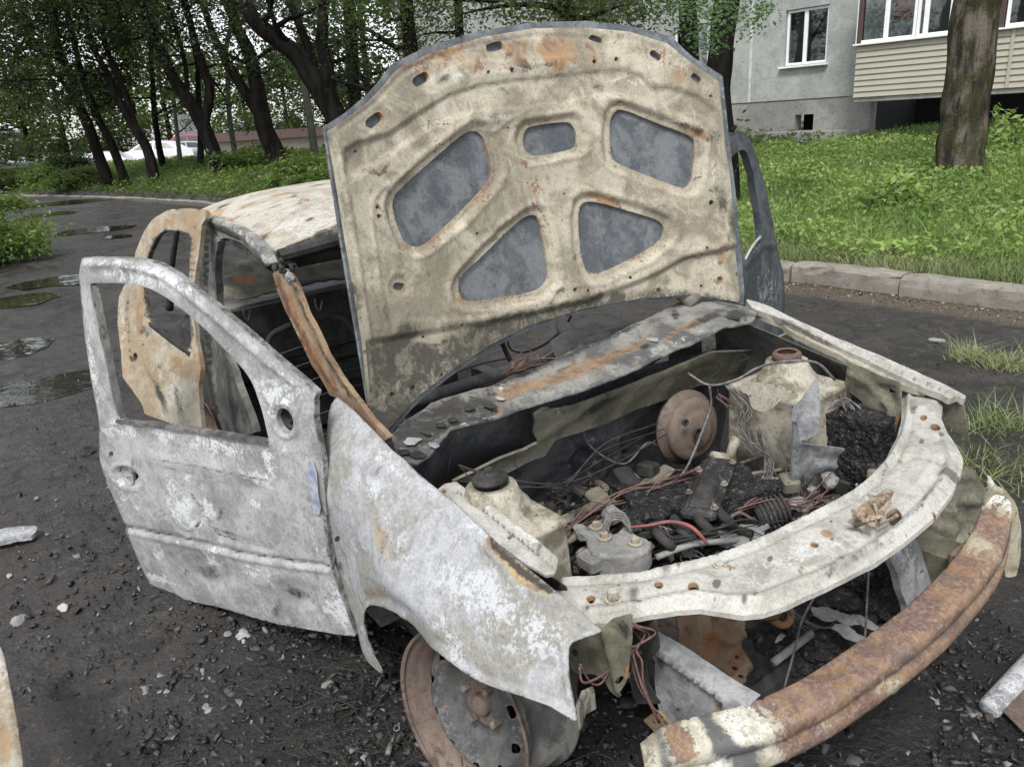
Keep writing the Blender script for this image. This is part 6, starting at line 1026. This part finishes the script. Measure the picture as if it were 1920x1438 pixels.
for k, w_ in enumerate(wins+ups):
    a, b, c, d = w_[0][0], w_[1][0], w_[0][1], w_[2][1]
    window(a+.01, b-.01, c+.01, d-.01, -.06); fbox('sill', a-.08, b+.06, c-.045, c-.003, .002, .10, sill_m, BL, .004)
    fbox('room_back', a-.6, b+.6, c-.8, d+.3, -2.3, -2.2, plainmat('dim_room', (.10,.10,.10), (.08,.08,.08), .9), BL, 0); fbox('room_side', b+.3, b+.4, c-.8, d+.3, -2.2, -.31, curtain, BL, 0); fbox('room_side', a-.4, a-.3, c-.8, d+.3, -2.2, -.31, curtain, BL, 0); fbox('room_top', a-.4, b+.4, d+.1, d+.2, -2.3, -.31, curtain, BL, 0)
    if k == 0: fbox('blind', a+.05, a+(b-a)*.47, c+.05, d, -.30, -.28, curtain, BL, 0)
    if k == 0: fbox('cupboard', a+(b-a)*.55, b-.02, c-.3, c+.75, -1.5, -1.1, warm, BL, .01)
# balcony box with lapped siding
BO = 1.0; zb0 = fs(1595,184,BO)[1]; zs0 = fs(1600,88,BO)[1]; sR = 14.
bal = MB(); nb = 9; hb = (zs0-zb0)/nb; z = zb0
sid = NT('beige_siding'); sn = sid.noise(2.2, 4); sf = sid.noise(30, 4); M['siding'] = sid.fin(sid.mix(sn, (.33,.31,.25), (.39,.37,.305)), .65, 0, sid.bump(sf, .1, .004), .3)
for k in range(nb):
    z0 = zb0+k*hb; prof = ((z0, BO+.024), (z0+hb*.93, BO), (z0+hb*.97, BO-.010), (z0+hb*.97, BO-.03), (z0, BO-.03))
    bal.loft([[fw_(s, zz, oo) for zz, oo in prof] for s in (sL, sR)])
BA = bal.build('balcony_siding', M['siding'], BL)
bm2 = MB()
for k in range(nb):
    z0 = zb0+k*hb; bm2.loft([[fw_(sL-.024*a, zz, oo) for zz, a in ((z0, 1),(z0+hb*.93, .0),(z0+hb*.97,-.5),(z0,-.5))] for oo in (.0, BO-.03)])
bm2.build('balcony_siding', M['siding'], BL)
fbox('balcony_slab', sL, sR, zb0-.10, zb0-.005, .0, BO-.01, concrete, BL, .01); fbox('balcony_sill', sL-.06, sR, zs0, zs0+.035, BO-.12, BO+.09, sill_m, BL, .005)
brown = plainmat('brown_trim', (.075,.045,.035), (.06,.035,.03), .5, 8, .05); fbox('corner_trim', sL-.02, sL+.07, zs0+.04, zs0+2.0, BO-.10, BO+.015, brown, BL)
edges = [fs(u, 50, BO)[0] for u in (1606, 1717, 1784, 1878)]; mids = [fs(1661, 50, BO)[0], fs(1734, 50, BO)[0]]
window(edges[0], edges[1], zs0+.04, zs0+1.6, BO-.0, ((mids[0]-edges[0])/(edges[1]-edges[0]),)); window(edges[1]+.01, edges[2], zs0+.04, zs0+1.6, BO-.0, ((mids[1]-edges[1])/(edges[2]-edges[1]),)); 
e3 = fs(1887, 30, BO)[0]; fbox('corner_trim', edges[2]+.35, e3-.02, zs0+.04, zs0+2.0, BO-.10, BO+.012, brown, BL); window(edges[2]+.01, edges[2]+.34, zs0+.04, zs0+1.6, BO, ()); window(e3, e3+1.6, zs0+.04, zs0+1.6, BO, (.5,)); window(e3+1.62, e3+3.2, zs0+.04, zs0+1.6, BO, (.5,))
sj2 = fs(1894, 120, BO)[0]; fbox('siding_joiner', sj2-.03, sj2+.03, zb0, zs0-.002, BO+.026, BO+.034, M['siding'], BL, .003)
fbox('balcony_roof', sL, sR, zs0+1.62, zs0+1.75, .0, BO, concrete, BL, .01)
fbox('red_cloth', fs(1676,40,BO-.5)[0], fs(1712,40,BO-.5)[0], zs0+.35, zs0+1.0, BO-.52, BO-.5, plainmat('red_cloth', (.42,.06,.05), (.30,.05,.05), .8, 8), BL, 0); fbox('blue_bag', fs(1668,70,BO-.45)[0], fs(1712,70,BO-.45)[0], zs0+.05, zs0+.42, BO-.5, BO-.3, plainmat('blue_bag', (.30,.36,.46), (.55,.57,.6), .7, 9), BL, .05)
# ---------------- far buildings
def gable(name, label, cat, u0, u1, d, zb, zt, zr, wall, roof, depth=6, win=(), sign=None):
    a = wat(u0, 270, d); b = wat(u1, 270, d); t = b-a; t[2] = 0; L_ = np.linalg.norm(t); t /= L_; n_ = np.array([-t[1], t[0], 0]); n_ = n_ if n_@(a-WC)*1 > 0 else -n_; a[2] = 0
    T = empty(name, (0, 0, 0), label, cat); m_ = MB(); P = lambda s, o, z: a+t*s+n_*o+np.array([0,0,z])
    m_.loft([[P(0,0,z), P(L_,0,z), P(L_,depth,z), P(0,depth,z)] for z in (zb, zt)]); m_.build('wall', wall, T)
    m_ = MB(); m_.loft([[P(s,-.5,zt+.01), P(s,depth/2,zr), P(s,depth+.5,zt+.01), P(s,depth/2,zr-.15)] for s in (-.4, L_+.4)]); m_.build('roof', roof, T)
    for s, w2, z0, z1, mt in win:
        m_ = MB(); m_.loft([[P(s,-.04,z), P(s+w2,-.04,z), P(s+w2,-.005,z), P(s,-.005,z)] for z in (z0, z1)]); m_.build('window', mt, T)
    return T
cw = plainmat('cream_render', (.55,.50,.42), (.48,.44,.37), .9, 2); rf = plainmat('dark_red_roof', (.05,.018,.014), (.035,.015,.012), .7, 3); dg = plainmat('green_metal', (.018,.075,.035), (.015,.06,.03), .5, 2); gwl = plainmat('far_white_wall', (.50,.51,.52), (.42,.43,.44), .9, 1); gr = plainmat('grey_roofing', (.12,.13,.14), (.09,.10,.11), .7, 2); dk = plainmat('dark_glass', (.05,.06,.07), (.04,.045,.05), .2, 2)
gable('low_building', 'low cream building with a dark red roof behind the trees', 'building', 406, 640, 47, -1, 1.45, 1.95, cw, rf, 8, [(.7,.6,0,1.0,dk),(5.6,.9,.1,1.0,dk)])
gable('small_house', 'small house with a steep grey roof above the parked red car', 'house', 346, 378, 60, -1, 1.6, 3.4, gwl, gr, 5, [(.5,.6,.3,1.2,dk)])
gable('green_shed', 'long dark green metal shed at the far left', 'shed', -80, 150, 40, -1, .95, 1.15, dg, gr, 5, [(2.45,.6,.1,.75,plainmat('white_notice', (.6,.6,.58), (.5,.5,.48), .6, 2)),(.9,.8,-.2,.7,plainmat('cyan_panel', (.08,.35,.55), (.07,.3,.5), .5, 2))])
gable('white_block', 'distant white building above the green shed', 'building', -120, 92, 75, -1, 3.0, 3.3, gwl, gr, 9, [(s,1.2,1.2,2.3,dk) for s in (2.5,5,7.5,8.9)])
# ---------------- parked cars
def saloon(label, col, u, d, z, head, cat='car', L_=4.4, H=1.42):
    c = wat(u, 290, d); t = empty('parked_car', (c[0], c[1], z), label, cat, 'cars parked beyond the trees', head)
    pm = plainmat('car_paint', col, tuple(k*.9 for k in col), .25, 2, .0); k = L_/4.4
    prof = [(-2.2,.35),(-2.2,.75),(-2.1,.92),(-1.5,.98),(-.9,1.36),(-.2,H),(.45,1.36),(1.05,.98),(1.9,.84),(2.18,.68),(2.2,.35)]
    m_ = MB(); Y = lambda z: .86 if z < .95 else .86-.28*(z-.95)/.47
    m_.loft([[np.array((x*k, s*Y(zz), zz)) for x, zz in prof] for s in (-1,-.97,.97,1)] ); m_.V = [tuple(v) for v in m_.V]; m_.build('body', pm, t, False, bev=.03)
    for s in (-1, 1):
        w_ = [(-1.32,1.0),(-.86,1.30),(-.25,1.35),(-.22,1.0)], [(-.15,1.0),(-.17,1.35),(.40,1.30),(.88,1.0)]
        for q in w_:
            m2 = MB(); m2.loft([[np.array((x*k, s*(Y(zz)+o), zz)) for x, zz in q] for o in (.004, .012)]); m2.build('window', dk, t)
    for x in (-1.35, 1.38):
        for s in (-1, 1): MB().lathe([(.001,.03),(.17,.03),(.19,.045),(.30,.04),(.33,0),(.33,-.16)], (x*k, s*.84, .33), (0, s, 0), 24).build('wheel', plainmat('tyre', (.03,.03,.03), None, .8), t, True); MB().lathe([(.001,.05),(.17,.05),(.18,.046)], (x*k, s*.84, .33), (0, s, 0), 16).build('hubcap', plainmat('hubcap_metal', (.4,.4,.41), None, .3), t, True)
hd = math.atan2(WB[0][1], WB[0][0])
saloon('white saloon parked nearest, behind the dark forked tree', (.72,.73,.75), 292, 47, .30, hd+math.pi+.1)
saloon('second white car, right of the nearest white saloon', (.40,.42,.44), 356, 54, .20, hd+.5)
saloon('red parked car behind the thin mossy trunk', (.40,.03,.04), 362, 57, .60, hd+.4)
saloon('dark blue parked car right of the red one', (.05,.10,.25), 402, 60, .60, hd+.3)
saloon('silver parked car between the two leftmost trunks', (.42,.44,.46), 203, 46, -.05, hd+.2)
# ---------------- things lying about
def scrap(name, label, cat, poly, z, th, mat, st=(), dent=.004, hgt=0., holes=(), rel=(), **k):
    o = sheet(name, poly, lambda P: P[:, 2]-(hmean(P[:, 0], P[:, 1])+z), holes, 7, th, mat, None, rel, st, dent=dent, dscale=12, B=WB, C=WC, **k); return tag(o, label, cat)
scrap('board', 'pale grey board lying at the left edge', 'board', [(-30,998),(20,988),(66,985),(72,992),(60,1003),(20,1012),(-30,1022)], .035, .02, M['greymetal'], [('a','e',30,1000,40,20,0,.4)], hr=0)
PN = sheet('body_panel', [(-60,1180),(-5,1198),(8,1230),(20,1290),(32,1350),(42,1420),(46,1480),(-60,1500)], lambda P: P[:, 2]-(hmean(P[:, 0], P[:, 1])+.30+.2*(P[:, 0]+1)), (), 10, .02, M['rdoor'], None, [('l', [(-10,1200),(8,1260),(24,1350),(34,1450)], 7, .01)], [('a','e',0,1240,16,60,-10,.8),('r','e',10,1390,14,60,-5,.9)], B=WB, C=WC); tag(PN, 'orange and white burnt panel poking in at the lower left corner', 'panel')
RAD = empty('radiator', (0, 0, 0), 'light alloy radiator with brown fins lying at the lower right corner', 'radiator')
gp = lambda u, v, h: wground(u, v)+np.array([0, 0, h])
a, b = gp(1850, 1350, .035), gp(1960, 1235, .05); mb = MB(); mb.tube([a, a+(b-a)*.02, b], [.024,.028,.028], 16); mb.build('radiator_tank', M['greymetal'], RAD, True, stain=(.05,0,.4))
q = [gp(1868,1338,.03), gp(1985,1225,.03), gp(2060,1330,.02), gp(1935,1400,.02)]; mb = MB()
for i in range(26):
    f = i/25; p, r2 = q[0]+(q[1]-q[0])*f, q[3]+(q[2]-q[3])*f; mb.tube([p, r2], .0028, 4)
for i in range(40):
    f = i/39; p, r2 = q[0]+(q[3]-q[0])*f, q[1]+(q[2]-q[1])*f; mb.tube([p, r2], .0014, 4)
mb.build('radiator_fins', M['hub'], RAD, False, stain=(.3,0,.3))
mb = MB(); a, b = gp(728, 1425, .02), gp(742, 1390, .03); mb.tube([a, (a+b)/2], .008, 8); mb.tube([(a+b)/2, b], .003, 6); mb.lathe([(.008,-.002),(.010,0),(.008,.002),(.006,0)], gp(746,1380,.03), (.4,-.2,.9), 14, closed=True); tag(mb.build('wire_pin', M['wiregrey'], None, True), 'small rod with a ring end left of the wheel rim', 'pin')
for i, (u, v, s_, lab, c_) in enumerate(((455,1197,.026,'pale grey lump below the front door','greymetal'),(430,1190,.014,'smaller grey lump left of the pale one below the door','alu'),(1756,640,.030,'crumpled grey scrap on the dirt right of the car','greymetal'),(120,1140,.018,'white flake of burnt plastic left of the door','white'),(18,1080,.014,'pale chip near the left edge','white'),(165,848,.05,'dark crushed lump left of the open door','dark'),(390,1332,.02,'grey stone in the dark debris under the door','alu'),(35,1165,.026,'grey stone at the left edge above the panel','alu'))):
    b = wground(u, v); o = lump('scrap_lump' if i not in (6, 7) else 'stone', b+np.array([0,0,s_*.2]), (s_*1.5, s_, s_*.45), M[c_], None, 3, .6, 22, 60+i); tag(o, lab, 'debris' if i not in (6, 7) else 'stone')
def shards(name, n, fn_, smin, smax, mats, seed):
    g_ = np.random.default_rng(seed); X = fn_(g_, n); n = len(X); s = (g_.random(n)**5*(smax-smin)+smin)[:, None, None]
    C8 = np.array([(x, y, z) for z in (-1, 1) for y in (-1, 1) for x in (-1, 1)], float)[None]*g_.uniform(.15, 1, (n, 1, 3))*np.array([1, .8, .35]); C8 = C8+g_.normal(0, .28, (n, 8, 3))*np.array([1, 1, .5])
    q = g_.normal(size=(n, 4))*np.array([1, .28, .28, 1]); q /= np.linalg.norm(q, axis=1)[:, None]; w_, x, y, z = q.T
    R = np.stack([1-2*(y*y+z*z), 2*(x*y-z*w_), 2*(x*z+y*w_), 2*(x*y+z*w_), 1-2*(x*x+z*z), 2*(y*z-x*w_), 2*(x*z-y*w_), 2*(y*z+x*w_), 1-2*(x*x+y*y)], 1).reshape(n, 3, 3)
    V = np.einsum('nij,nkj->nki', R, C8)*s+onground(X, .002)[:, None, :]+np.array([0, 0, 1])*s*.2
    Qd = np.array([(0,2,3,1),(4,5,7,6),(0,1,5,4),(1,3,7,5),(3,2,6,7),(2,0,4,6)]); T = (np.arange(n)[:, None, None]*8+Qd[None]).reshape(-1, 4); T = np.vstack([T[:, [0,1,2]], T[:, [0,2,3]]])
    mi = np.tile(np.repeat(g_.choice(len(mats), n, p=[m[1] for m in mats]), 6), 2)
    return tag(mesh(name, V.reshape(-1, 3), None, None, None, False, None, [m[0] for m in mats], mi, tris=T), kind='stuff')
dm = [(plainmat('debris_black', (.012,.012,.012), (.025,.025,.025), .5, 60), .56), (plainmat('debris_grey', (.07,.07,.07), (.05,.048,.046), .8, 60), .30), (plainmat('debris_ash', (.22,.22,.22), (.15,.15,.145), .9, 60), .07), (plainmat('debris_brown', (.035,.027,.022), (.055,.042,.032), .9, 60), .07)]
shards('charred_debris', 30000, lambda g, n: g.normal(0, 1, (n, 2))*np.array([1.15, .75])+np.array([-.1, -.95]), .0015, .019, dm, 1)
shards('charred_debris', 14000, lambda g, n: g.normal(0, 1, (n, 2))*np.array([.5, .9])+np.array([.75, .1]), .002, .018, dm, 2)
shards('gravel', 30000, lambda g, n: np.column_stack([g.uniform(-6, 3, n), g.uniform(-3.5, 4.4, n)]), .002, .010, [(dm[1][0], .55), (dm[3][0], .35), (dm[2][0], .10)], 3)
def litt(g, n): x = g.uniform(-6, 2, n); return np.column_stack([x, kerby(x)-.12-np.abs(g.normal(0, .18, n))])
shards('leaf_litter', 2600, litt, .005, .016, [(plainmat('dead_leaf', (.22,.17,.11), (.15,.11,.07), .9, 40), .5), (plainmat('pale_leaf', (.34,.30,.22), (.25,.21,.15), .9, 40), .3), (dm[3][0], .2)], 4)
# steel wire left from the burnt tyre, tangled on the ground round the rim
g_ = random.Random(8); mb = MB()
for i in range(90):
    cx, cy = (g_.gauss(-.30, .16), g_.gauss(-.98, .14)) if i % 3 else (g_.gauss(.30, .2), g_.gauss(-.75, .25)); a = g_.uniform(0, 6.28); L_ = g_.uniform(.06, .26); pts = []
    for k in range(5): pts.append((cx+math.cos(a)*L_*k/4, cy+math.sin(a)*L_*k/4, groundz(cx, cy)+.012+abs(g_.gauss(0, .018)))); a += g_.gauss(0, .5)
    mb.tube(pts, .0012, 4)
tag(mb.build('tyre_wire', M['steelstraw'], None), kind='stuff')
